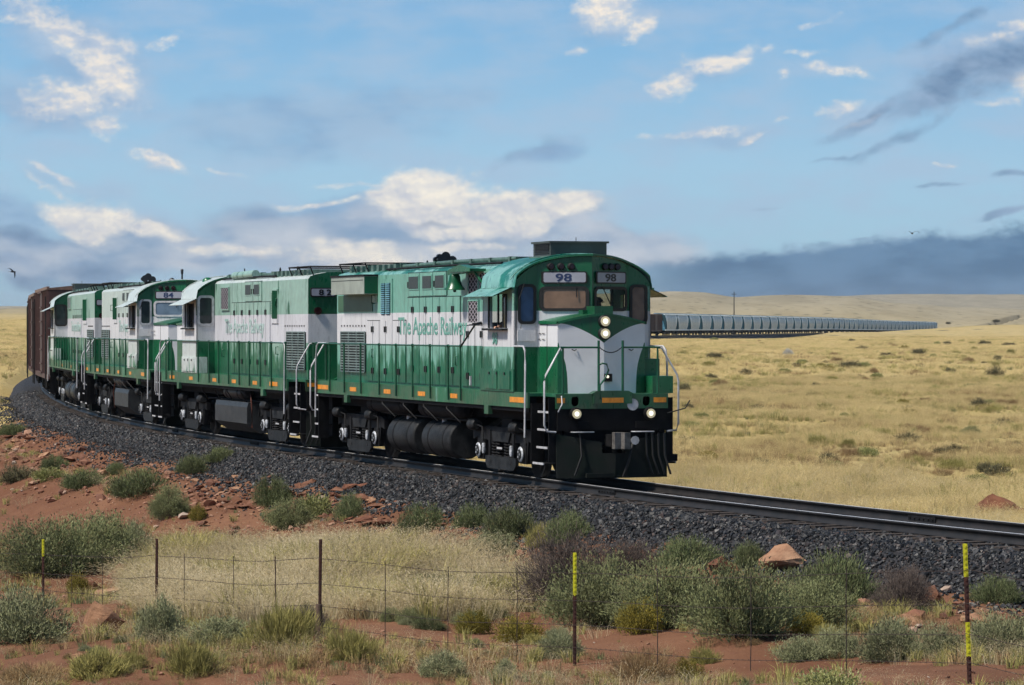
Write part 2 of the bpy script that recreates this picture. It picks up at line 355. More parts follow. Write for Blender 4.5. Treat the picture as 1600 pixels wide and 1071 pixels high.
def terrain(X, Y):
    X = np.asarray(X, float); Y = np.asarray(Y, float); shp = X.shape; X = X.ravel(); Y = Y.ravel()
    d, zt = tdist(X, Y)
    u = X / np.maximum(Y, 60)
    rise = np.interp(Y, [0, 70, 150, 350, 680, 1000, 1240, 1600, 2300], [-1.4, -1.35, -.95, -.1, .7, .9, .4, .6, 2])
    # low swell in front of the far cars, on the right
    rise = rise + 2.9 * np.exp(-((Y - 1080) / 130)**2) * np.clip((X - 112) / 40, 0, 1)
    ul = np.clip((-.10 - u) / .03, 0, 1)                     # plain at the far left
    left = np.interp(Y, [0, 140, 190, 300, 600, 1200, 2300], [-1.3, -.9, -.2, .6, 2.6, 7, 14])
    rise = rise * (1 - ul) + left * ul
    # horizon ridges (height of skyline by azimuth)
    az_ = u * F + 800
    sky1 = np.interp(az_, [-900, -200, 60, 300, 700, 950, 1050, 1100, 1150, 1250, 1330, 1380, 1480, 1600, 2400], [486, 484, 486, 480, 470, 459, 456, 458, 465, 462.5, 464, 470, 480, 484, 480])
    sky1 = sky1 + 1.5 * vnoise(az_ / 60, az_ * 0 + 3)
    H1 = EYE + (511 - sky1) * 2500 / F
    t1 = np.clip((Y - 1500) / 1000, 0, 1); t1 = t1 * t1 * (3 - 2 * t1)
    h = rise * (1 - t1) + H1 * t1
    sky2 = np.interp(az_, [-900, 60, 500, 1200, 1330, 1450, 1600, 2400], [481, 479, 476, 468, 462.5, 460, 460.5, 466])
    H2 = EYE + (511 - sky2) * 5600 / F
    t2 = np.clip((Y - 2600) / 3000, 0, 1); dip = np.sin(np.pi * np.clip((Y - 2500) / 2200, 0, 1)) * 8
    h = np.where(Y > 2500, H1 * (1 - t2) + H2 * t2 - dip, h)
    h = h + fbm(X / 70, Y / 200, 3) * np.clip((Y - 200) / 800, 0, 1) * 2.2
    nearw = np.clip(1 - (np.abs(Y) - 135) / 40, 0, 1) * (d > 0)
    nb = near_base(X, Y)
    h = h * (1 - nearw) + nb * nearw
    bump = fbm(X / 3.1, Y / 4.2, 4) * .16 + fbm(X / .7 + 9, Y / .9, 3) * .045 + np.clip(fbm(X / 9, Y / 14, 2), -1, 1) * .18
    h = h + bump * np.clip(1.4 - Y / 300, .25, 1)
    ad = np.abs(d)
    bank = zt - .70 + .17 * np.clip((1 - X) / 5, 0, 1) - (d - 2.9) * .30 + fbm(X / 1.9, Y / 2.6, 3) * .34
    h = np.where((d > 2.4) & (d < 9), np.maximum(h, bank), h)
    # the roadbed: keep the soil under the ballast, and let a bank of soil lean against its foot
    bed = zt - .62
    w = np.clip((ad - 1.6) / 1.7, 0, 1); w = w * w * (3 - 2 * w)
    capped = np.minimum(h, bed - .35 * np.clip((ad - 1.5) / 1.5, 0, 1)) * (1 - w) + h * w
    h = np.where(ad < 4.2, capped, h)
    h = np.where(ad < 1.9, np.minimum(h, zt - .65), h)
    return h.reshape(shp)
def ballast_z(ad):
    return np.interp(ad, [0, 1.75, 1.95, 2.3, 5.2], [-.22, -.235, -.3, -.48, -2.3])
def surface(X, Y):
    h = terrain(X, Y); d, zt = tdist(X, Y); b = zt + ballast_z(np.abs(d)); return np.where(np.abs(d) < 5.2, np.maximum(h, b.reshape(h.shape)), h)
_YY = 24 * 1.0035 ** np.arange(1500)
def gp(px, py):
    """where the ground shows at a spot given by compass direction and dip from the viewpoint"""
    a, b = (px - 800) / F, (511 - py) / F
    h = surface(a * _YY, _YY); r = EYE + b * _YY
    k = np.argmax(r < h)
    if k == 0: k = len(_YY) - 1
    r0, r1 = r[k - 1] - h[k - 1], r[k] - h[k]; t = r0 / max(1e-6, r0 - r1)
    y = _YY[k - 1] + (_YY[k] - _YY[k - 1]) * min(1, max(0, t))
    return Vector((a * y, y, EYE + b * y))


# ------------------------------------------------------------------ sky backdrop: a far dome band carrying the cloud banks by compass direction
def fbm_sky(x, y, o=5): return fbm(x, y, o)
LOW = [(0.0, srgb(160, 198, 218)), (0.18, srgb(168, 207, 228)), (0.4, srgb(164, 204, 230)), (0.7, srgb(138, 188, 226)), (1.0, srgb(118, 172, 219))]
gaz = np.concatenate([np.linspace(-math.pi, -.26, 60)[:-1], np.arange(-.26, .26, .0006), np.linspace(.26, math.pi, 60)])
gel = np.concatenate([np.linspace(-.03, -.002, 3), np.arange(0, .125, .0006), np.linspace(.126, .30, 40)])
AZ, EL = np.meshgrid(gaz, gel); CU, CV = AZ * 5.103, EL * 5.103
wx = fbm(CU * 9 + 3, CV * 12, 6) * .045; wy = fbm(CU * 9 + 70, CV * 12 + 9, 6) * .028
def blobs(lst):
    acc = np.zeros(CU.shape)
    for (px, py, rx, ry, rot, amp) in lst:
        x, y = CU + wx - (px - 800) / 1000, CV + wy - (511 - py) / 1000; a = math.radians(rot)
        q = np.hypot((x * math.cos(a) + y * math.sin(a)) / rx * 1000, (-x * math.sin(a) + y * math.cos(a)) / ry * 1000)
        v = np.clip(1 - q, 0, 1); acc = np.maximum(acc, v * v * (3 - 2 * v) * amp)
    return acc
SL = [(100, 55, 150, 62, -30, .95), (165, 105, 120, 80, -40, 1.1), (75, 20, 130, 35, 0, .7), (30, 45, 70, 18, 0, .85), (110, 150, 150, 50, 10, .95), (170, 190, 60, 45, -40, .95), (200, 80, 50, 50, 0, .8), (270, 75, 50, 22, 20, .7), (262, 262, 80, 20, -25, .85),
     (90, 272, 110, 14, -15, .8), (95, 300, 120, 14, -22, .75), (945, 22, 90, 60, 20, 1.2), (1005, 40, 60, 35, 40, 1.05), (1060, 130, 55, 30, 45, .9), (1115, 90, 100, 30, 15, 1.05), (1195, 80, 60, 14, 10, .6),
     (1230, 125, 26, 15, 0, .95), (1285, 38, 60, 16, 25, .7), (1300, 118, 60, 15, -8, .95), (1270, 93, 50, 13, 0, .75), (1020, 218, 38, 13, 0, .85), (1090, 208, 120, 14, 8, .85), (1165, 215, 55, 12, 12, .85), (1205, 190, 35, 9, 5, .8),
     (1290, 172, 60, 16, 25, .9), (1335, 188, 55, 12, 20, .8), (1585, 45, 60, 28, 0, .95), (1560, 62, 120, 30, 10, .7), (1595, 140, 70, 45, 0, .9), (1560, 168, 100, 14, 0, .8), (1462, 251, 28, 7, 0, .9), (895, 87, 32, 12, 0, .7), (355, 272, 50, 10, -15, .7), (540, 285, 120, 11, 0, .7)]
MASK = dict(
    sheet=blobs([(480, 190, 420, 110, 8, .8), (640, 150, 250, 60, 4, .7), (860, 235, 110, 38, 22, .95), (60, 165, 150, 80, 0, .8), (30, 345, 200, 60, 0, .9), (560, 330, 240, 55, 2, .9)]),
    body=blobs([(700, 365, 330, 95, 2, 1), (450, 375, 260, 75, -3, .95), (200, 400, 260, 75, 0, 1.0), (60, 400, 220, 60, 0, .95), (950, 395, 240, 60, 0, .9), (830, 340, 200, 75, 0, 1), (640, 415, 500, 50, 0, .9)]),
    cream=blobs([(675, 305, 175, 90, -4, 1.15), (640, 285, 95, 62, 0, 1.1), (600, 312, 90, 40, 0, .9), (800, 328, 200, 66, 3, 1.08), (885, 320, 90, 50, 0, 1.0), (720, 350, 180, 40, 0, .75), (500, 318, 130, 16, 3, .65), (150, 342, 125, 50, -14, 1.05), (240, 372, 150, 22, -10, .7), (360, 400, 160, 22, 0, .75), (560, 400, 260, 50, 0, .7), (740, 385, 150, 22, 0, .7)]),
    halo=blobs([(120, 90, 240, 120, -35, 1), (120, 170, 200, 60, 0, .8), (960, 35, 150, 70, 20, .7), (1100, 105, 160, 60, 25, .5), (1110, 218, 170, 34, 5, .6), (1550, 90, 260, 110, 18, 1), (270, 265, 120, 34, -20, .5), (120, 290, 190, 40, -15, .6), (1310, 180, 120, 40, 20, .5)]),
    slate=blobs([(1480, 130, 260, 60, 24, 1), (1560, 115, 170, 66, 20, 1), (1480, 45, 150, 24, 30, .85), (1350, 180, 150, 30, 32, .95), (1400, 215, 170, 22, 28, .75), (1310, 255, 90, 10, 25, .7), (1440, 160, 150, 30, 20, .9), (1575, 272, 80, 14, 5, .9), (1450, 287, 80, 7, 5, .7), (1570, 340, 110, 10, 8, .95), (1340, 366, 70, 6, 15, .65), (1190, 330, 90, 10, 0, .5), (830, 235, 110, 36, 30, .6), (40, 375, 140, 34, 0, .75), (60, 440, 180, 30, 0, .85), (150, 412, 200, 26, -3, .7), (20, 405, 130, 24, 0, .8), (330, 415, 140, 12, 5, .7), (700, 345, 120, 10, 12, .6)]),
    scr=blobs(SL),
    stormtop=.103 + .088 * (np.clip(CU, -.4, 1.2) - .2))
msky, n, _b = new_mat('sky_with_clouds'); n.n.remove(_b)
so = next(x for x in n.n if x.type == 'OUTPUT_MATERIAL')
def A_(nm): return n.new('ShaderNodeAttribute', attribute_name=nm).outputs['Fac']
UV = n.new('ShaderNodeAttribute', attribute_name='direction').outputs['Vector']
sx = n.new('ShaderNodeSeparateXYZ'); n.put(sx.inputs[0], UV); cu, cv = sx.outputs[0], sx.outputs[1]
base = n.ramp(n.rng(cv, 0.0, 0.62, smooth=False), LOW)
fb1 = n.noise(n.map(UV, scale=(1, 1.7, 1)), 11, 9, .6)
fb2 = n.noise(n.map(UV, (3, 1, 0), scale=(1, 1.5, 1)), 24, 8, .62)
fb3 = n.noise(n.map(UV, (7, 5, 0), (0, 0, -.35), (1, 2.6, 1)), 7, 8, .55)
veil = n.math('MULTIPLY', n.rng(fb3, .36, .7), .6)
c = n.mix(veil, base, srgb(172, 196, 222))
def layer(c, mask, noise, gain, lo, hi, colr, op=1.0):
    d = n.math('ADD', mask, n.math('MULTIPLY', n.math('SUBTRACT', noise, .5), gain))
    a = n.math('MULTIPLY', n.rng(d, lo, hi), n.math('MULTIPLY', n.rng(mask, .02, .25), op))
    return n.mix(a, c, colr), a
sheet, body, cream, halo, slate, scr = [A_(k) for k in ('sheet', 'body', 'cream', 'halo', 'slate', 'scr')]
# soft lavender-grey sheets
c, _ = layer(c, sheet, fb1, 1.0, .2, 1.0, n.mix(n.rng(fb3, .35, .65), srgb(132, 166, 204), srgb(158, 188, 216)), .8)
# big low bank behind the train: grey-lavender body then cream top
fbL = n.noise(n.map(UV, (5, 2, 0), scale=(1, 1.9, 1)), 6.5, 6, .5); fbLb = n.noise(n.map(UV, (5.02, 2.045, 0), scale=(1, 1.9, 1)), 6.5, 6, .5)
fb1b = n.noise(n.map(UV, (.012, .02, 0), scale=(1, 1.7, 1)), 11, 9, .6)       # the same fields seen a little way towards the light:
fb2b = n.noise(n.map(UV, (3.004, 1.010, 0), scale=(1, 1.5, 1)), 24, 8, .62)   # their difference models the relief of the heaps
relL = n.rng(n.math('SUBTRACT', fbL, fbLb), -.09, .11); rel1 = n.math('ADD', n.math('MULTIPLY', relL, .62), n.math('MULTIPLY', n.rng(n.math('SUBTRACT', fb1, fb1b), -.09, .11), .38)); rel2 = n.rng(n.math('SUBTRACT', fb2, fb2b), -.07, .08)
fb4 = n.noise(n.map(UV, (1, 8, 0), scale=(1, 1.6, 1)), 46, 7, .65)
greyc = n.mix(n.rng(n.math('ADD', n.math('ADD', n.math('MULTIPLY', fbL, .5), n.math('MULTIPLY', fb3, .5)), n.math('MULTIPLY', cu, .12)), .36, .66), srgb(134, 162, 194), srgb(204, 210, 221))
c, ab_ = layer(c, body, n.math('ADD', n.math('MULTIPLY', fb1, .5), n.math('MULTIPLY', fbL, .5)), .95, .08, .6, n.mix(n.math('MULTIPLY', relL, .4), greyc, srgb(208, 212, 220)), .9)
crc = n.mix(n.math('ADD', n.math('MULTIPLY', rel1, .75), n.math('MULTIPLY', rel2, .25)), srgb(204, 208, 218), srgb(255, 247, 232))
c, _ = layer(c, cream, n.math('ADD', n.math('MULTIPLY', fb1, .65), n.math('MULTIPLY', fb2, .35)), 1.5, .22, .72, crc, .95)
c, _ = layer(c, halo, fb1, .9, .1, .9, n.mix(rel1, srgb(150, 178, 210), srgb(186, 202, 222)), .7)
scc = n.mix(n.math('ADD', n.math('MULTIPLY', rel1, .6), n.math('MULTIPLY', rel2, .4)), srgb(196, 206, 222), srgb(255, 243, 226))
c, _ = layer(c, scr, n.math('ADD', n.math('MULTIPLY', fb2, .65), n.math('MULTIPLY', fb4, .35)), 2.2, .2, 1.15, scc, .93)
# slate-blue streaks upper right and the storm bank on the right horizon
c, _ = layer(c, slate, n.math('ADD', n.math('MULTIPLY', fb1, .6), n.math('MULTIPLY', fb2, .4)), 1.7, .2, 1.05, n.mix(rel1, srgb(98, 130, 166), srgb(146, 172, 202)), .85)
# hidden by the ground from here on down: same horizon colour
edge = n.math('ADD', n.math('MULTIPLY', n.math('SUBTRACT', fb2, .5), .035), n.math('MULTIPLY', n.math('SUBTRACT', fb1, .5), .04))
top = n.math('ADD', edge, A_('stormtop'))
storm = n.math('MULTIPLY', n.rng(n.math('SUBTRACT', top, cv), -.008, .016), n.rng(cu, .03, .34))
c = n.mix(n.math('MULTIPLY', storm, .93), c, n.mix(n.rng(fb3, .35, .65), srgb(72, 110, 148), srgb(98, 136, 172)))
em = n.new('ShaderNodeEmission'); n.put(em.inputs[0], c); em.inputs[1].default_value = 1.0
trn = n.new('ShaderNodeBsdfTransparent'); mx = n.new('ShaderNodeMixShader'); n.put(mx.inputs[0], n.rng(cv, .66, 1.4, 1, 0)); n.l.new(trn.outputs[0], mx.inputs[1]); n.l.new(em.outputs[0], mx.inputs[2]); n.l.new(mx.outputs[0], so.inputs[0])
RS = 24000.0; rr_, cc_ = CU.shape; gi_ = np.arange(rr_ * cc_).reshape(rr_, cc_)
SV = np.stack([np.sin(AZ) * np.cos(EL), np.cos(AZ) * np.cos(EL), np.sin(EL)], -1) * RS + np.array([0, 0, EYE])
me = mesh_np('sky', SV.reshape(-1, 3), np.stack([gi_[:-1, :-1], gi_[:-1, 1:], gi_[1:, 1:], gi_[1:, :-1]], -1).reshape(-1, 4), msky)
dv = me.attributes.new('direction', 'FLOAT_VECTOR', 'POINT'); dv.data.foreach_set('vector', np.stack([CU, CV, CU * 0], -1).astype(np.float32).ravel())
for k_, v_ in MASK.items():
    a_ = me.attributes.new(k_, 'FLOAT', 'POINT'); a_.data.foreach_set('value', v_.astype(np.float32).ravel())
link(bpy.data.objects.new('sky', me), kind='structure')

# ---- terrain sheet
us = np.concatenate([np.linspace(-1.6, -.24, 30)[:-1], np.arange(-.24, .24, .0016), np.linspace(.24, 1.6, 30)])
ys = [-60.0]
while ys[-1] < 12: ys.append(ys[-1] + 4)
while ys[-1] < 9000: ys.append(ys[-1] + max(.16, .0055 * ys[-1]) if ys[-1] < 2600 else ys[-1] * 1.02)
ys = np.array(ys); Wd = np.hypot(ys, 30)
GX = us[None, :] * Wd[:, None]; GY = np.repeat(ys[:, None], len(us), 1); GZ = terrain(GX, GY)
R_, C_ = GX.shape; idx = np.arange(R_ * C_).reshape(R_, C_)
faces = np.stack([idx[:-1, :-1], idx[:-1, 1:], idx[1:, 1:], idx[1:, :-1]], -1).reshape(-1, 4)
mg, t, b = new_mat('desert_soil_and_dry_grass')
geo = t.new('ShaderNodeNewGeometry').outputs['Position']
sp = t.new('ShaderNodeSeparateXYZ'); t.put(sp.inputs[0], geo); yy = sp.outputs[1]
n1 = t.noise(geo, .35, 8, .6); n2 = t.noise(geo, 3.2, 8, .65); n3 = t.noise(geo, 28, 5, .7)
soil = t.mix(t.rng(n1, .3, .7), (.15, .066, .036), (.24, .12, .068))
soil = t.mix(t.math('MULTIPLY', t.rng(n2, .45, .75), .6), soil, (.16, .07, .045))
soil = t.mix(t.math('MULTIPLY', t.rng(n3, .55, .75), .5), soil, (.38, .24, .16))
m1 = t.noise(t.map(geo, scale=(1, .22, 1)), .045, 8, .65); m2 = t.noise(t.map(geo, (40, 5, 0), scale=(1, .3, 1)), .35, 8, .7)
m3 = t.noise(t.map(geo, (3, 15, 0), scale=(1, .4, 1)), 1.6, 5, .7)
gr = t.ramp(m1, [(.25, (.36, .30, .12)), (.45, (.46, .35, .14)), (.6, (.50, .39, .18)), (.8, (.42, .34, .13))])
gr = t.mix(t.math('MULTIPLY', t.rng(m2, .53, .68), .55), gr, (.24, .23, .10))
gr = t.mix(t.math('MULTIPLY', t.rng(m3, .5, .7), .5), gr, (.34, .19, .105))
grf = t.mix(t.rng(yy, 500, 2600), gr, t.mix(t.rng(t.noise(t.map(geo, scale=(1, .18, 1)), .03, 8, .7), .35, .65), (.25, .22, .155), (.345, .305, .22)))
spk = t.new('ShaderNodeTexVoronoi'); t.put(spk.inputs['Vector'], t.map(geo, scale=(1, .3, 1))); spk.inputs['Scale'].default_value = .11; spk.inputs['Randomness'].default_value = 1
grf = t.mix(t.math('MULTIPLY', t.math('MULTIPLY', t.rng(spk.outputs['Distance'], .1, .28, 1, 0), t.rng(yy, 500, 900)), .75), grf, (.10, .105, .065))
at = t.new('ShaderNodeAttribute', attribute_name='cover')
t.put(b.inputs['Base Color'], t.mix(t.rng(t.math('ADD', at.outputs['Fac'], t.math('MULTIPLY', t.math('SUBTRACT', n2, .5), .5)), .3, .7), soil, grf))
b.inputs['Roughness'].default_value = .95; b.inputs['Specular IOR Level'].default_value = .15
bp = t.new('ShaderNodeBump'); bp.inputs['Strength'].default_value = .6; bp.inputs['Distance'].default_value = .06
t.put(bp.inputs['Height'], t.math('ADD', n3, n2)); t.l.new(bp.outputs[0], b.inputs['Normal'])
me = mesh_np('desert_ground', np.stack([GX, GY, GZ], -1).reshape(-1, 3), faces, mg, smooth=True)
D_, Z_ = tdist(GX, GY)
cover = np.clip(np.where(D_ > 0, (GY.ravel() - 118) / 20, 1.0), 0, 1)
ca = me.attributes.new('cover', 'FLOAT', 'POINT'); ca.data.foreach_set('value', cover.astype(np.float32))
link(bpy.data.objects.new('desert_ground', me), kind='structure')

# ---- ballast bed
def sweep(name, prof, s0, s1, step, mats, mat_idx=None, closed=False, far_step=None):
    S = np.arange(s0, s1 + step * .5, step); V = []; 
    for s in S:
        for (l, h) in prof:
            x, y, z = tp(s, l); V.append((x, y, z + h))
    k = len(prof); fs = []; mi = []
    for i in range(len(S) - 1):
        for j in range(k if closed else k - 1):
            j2 = (j + 1) % k; fs.append((i * k + j, i * k + j2, (i + 1) * k + j2, (i + 1) * k + j)); mi.append(mat_idx[j] if mat_idx else 0)
    me = mesh_np(name, V, fs)
    for m in mats: me.materials.append(m)
    me.polygons.foreach_set('material_index', np.array(mi, dtype=np.int32)); me.update()
    return me
mb_, t, b = new_mat('dark_basalt_ballast')
geo = t.new('ShaderNodeNewGeometry').outputs['Position']
vor = t.new('ShaderNodeTexVoronoi'); t.put(vor.inputs['Vector'], geo); vor.inputs['Scale'].default_value = 16
bc = t.ramp(t.new('ShaderNodeSeparateColor', i_Color=vor.outputs['Color']).outputs[0], [(.0, (.005, .005, .006)), (.6, (.012, .012, .015)), (.9, (.03, .03, .034)), (1, (.035, .022, .018))])
bc = t.mix(t.math('MULTIPLY', t.rng(t.noise(geo, .5, 6, .65), .5, .7), .5), bc, (.022, .013, .011))
t.put(b.inputs['Base Color'], bc); b.inputs['Roughness'].default_value = .7
bp = t.new('ShaderNodeBump'); bp.inputs['Strength'].default_value = 1; bp.inputs['Distance'].default_value = .05
t.put(bp.inputs['Height'], vor.outputs['Distance']); t.l.new(bp.outputs[0], b.inputs['Normal'])
BP = [(-5.2, -2.3), (-2.3, -.48), (-1.95, -.3), (-1.75, -.235), (0, -.22), (1.75, -.235), (1.95, -.3), (2.3, -.48), (5.2, -2.3)]
o = bpy.data.objects.new('ballast_bed', sweep('ballast_bed', BP, -66, float(np.interp(1580, PY, PS)), 1.5, [mb_])); link(o, kind='structure')

# ---- track
mrail, t, b = new_mat('rusty_rail_side'); 
geo = t.new('ShaderNodeNewGeometry').outputs['Position']
t.put(b.inputs['Base Color'], t.mix(t.rng(t.noise(geo, 3, 6, .7), .35, .65), (.006, .0055, .0055), (.018, .014, .013))); b.inputs['Roughness'].default_value = .6
mhead = simple('polished_rail_head', (.85, .85, .85), .38, .35, var=.05)
mtie = simple('creosoted_timber', (.06, .045, .036), .9, var=.5, vscale=5, bump=.5)
track = empty('railway_track', tuple(tp(0)), 0, 'railway track of dark rails with polished heads, curving under the train towards the right edge', 'railway track')
def local(me):   # vertices were made in world space; bring them to the parent's origin
    return me
RP = [(-.07, -.172), (-.07, -.155), (-.012, -.13), (-.012, -.045), (-.036, -.035), (-.036, -.003), (-.028, 0), (.028, 0), (.036, -.003), (.036, -.035), (.012, -.045), (.012, -.13), (.07, -.155), (.07, -.172)]
def child_world(name, me, parent, **props):
    o = bpy.data.objects.new(name, me); link(o, parent, **props)
    o.matrix_parent_inverse = parent.matrix_basis.inverted() if False else __import__('mathutils').Matrix.Translation(-Vector(parent.location)); return o
for lat in (.7525, -.7525):
    prof = [(lat + a, h) for a, h in RP]; mi = [0] * len(RP); mi[6] = 1
    child_world('rail', sweep('rail', prof, -66, 112, 1.0, [mrail, mhead], mi, True), track)
    child_world('rail', sweep('rail', prof, 112, float(np.interp(1580, PY, PS)), 8.0, [mrail, mhead], mi, True), track)
tb = MB(); tb.box(-1.3, 1.3, -.115, .115, -.18, 0, mtie); tie_me = tb.mesh('sleeper')
s = -60.0
while s < 98:
    x, y, z = tp(s); o = bpy.data.objects.new('sleeper', tie_me); link(o, track)
    o.location = Vector((x, y, z - .165 + random.uniform(-.012, .006))) - Vector(track.location); o.rotation_euler = (0, 0, theading(s) + math.pi / 2 + random.uniform(-.02, .02)); s += .56
jb = MB(); jb.box(-.45, .45, -.035, .035, -.135, -.045, M['dark'])
for k in range(6): jb.lathe((-.38 + k * .152, 0, -.09), 'y', [(-.055, .018), (.055, .018)], M['dark'], 6)
jm = jb.mesh('joint_bar')
for s, l in [(-1.8, 1), (5, -1), (-21.2, 1), (-20.6, -1), (-12, -1), (17, 1), (26.4, 1), (38, 1), (50, 1), (57, 1), (66, 1), (74, 1)]:
    x, y, z = tp(s, .7525 * l); o = bpy.data.objects.new('joint_bar', jm); link(o, track); o.location = Vector((x, y, z)) - Vector(track.location); o.rotation_euler = (0, 0, theading(s))

# ------------------------------------------------------------------ lettering
def text_mesh(txt, width, height, mat, depth=.004, bold=0.0):
    """text as a mesh in the XZ plane, left edge at x=0, baseline z=0, facing -Y"""
    cu_ = bpy.data.curves.new('lettering', 'FONT'); cu_.body = txt; cu_.size = 1; cu_.extrude = depth; cu_.offset = bold; cu_.resolution_u = 3
    ob = bpy.data.objects.new('tmp', cu_); COL.objects.link(ob); bpy.context.view_layer.update()
    me = bpy.data.meshes.new_from_object(ob.evaluated_get(bpy.context.evaluated_depsgraph_get()))
    bpy.data.objects.remove(ob); bpy.data.curves.remove(cu_)
    co = np.empty(len(me.vertices) * 3, dtype=np.float32); me.vertices.foreach_get('co', co); co = co.reshape(-1, 3)
    cap = 0.69 if not any(ch in txt for ch in 'gjpqy') else None
    x0, x1 = co[:, 0].min(), co[:, 0].max()
    sx_ = width / (x1 - x0); sz_ = height / .69
    v = np.stack([(co[:, 0] - x0) * sx_, -co[:, 2], co[:, 1] * sz_], -1)
    me.vertices.foreach_set('co', v.astype(np.float32).ravel()); me.materials.clear(); me.materials.append(mat); me.update(); return me

CTR = 9.15
def arc_z(l, top=4.64, base=3.95, hw=1.53):
    t = min(1, abs(l) / hw); return base + (top - base) * (1 - t ** 2.3) ** (1 / 1.75)

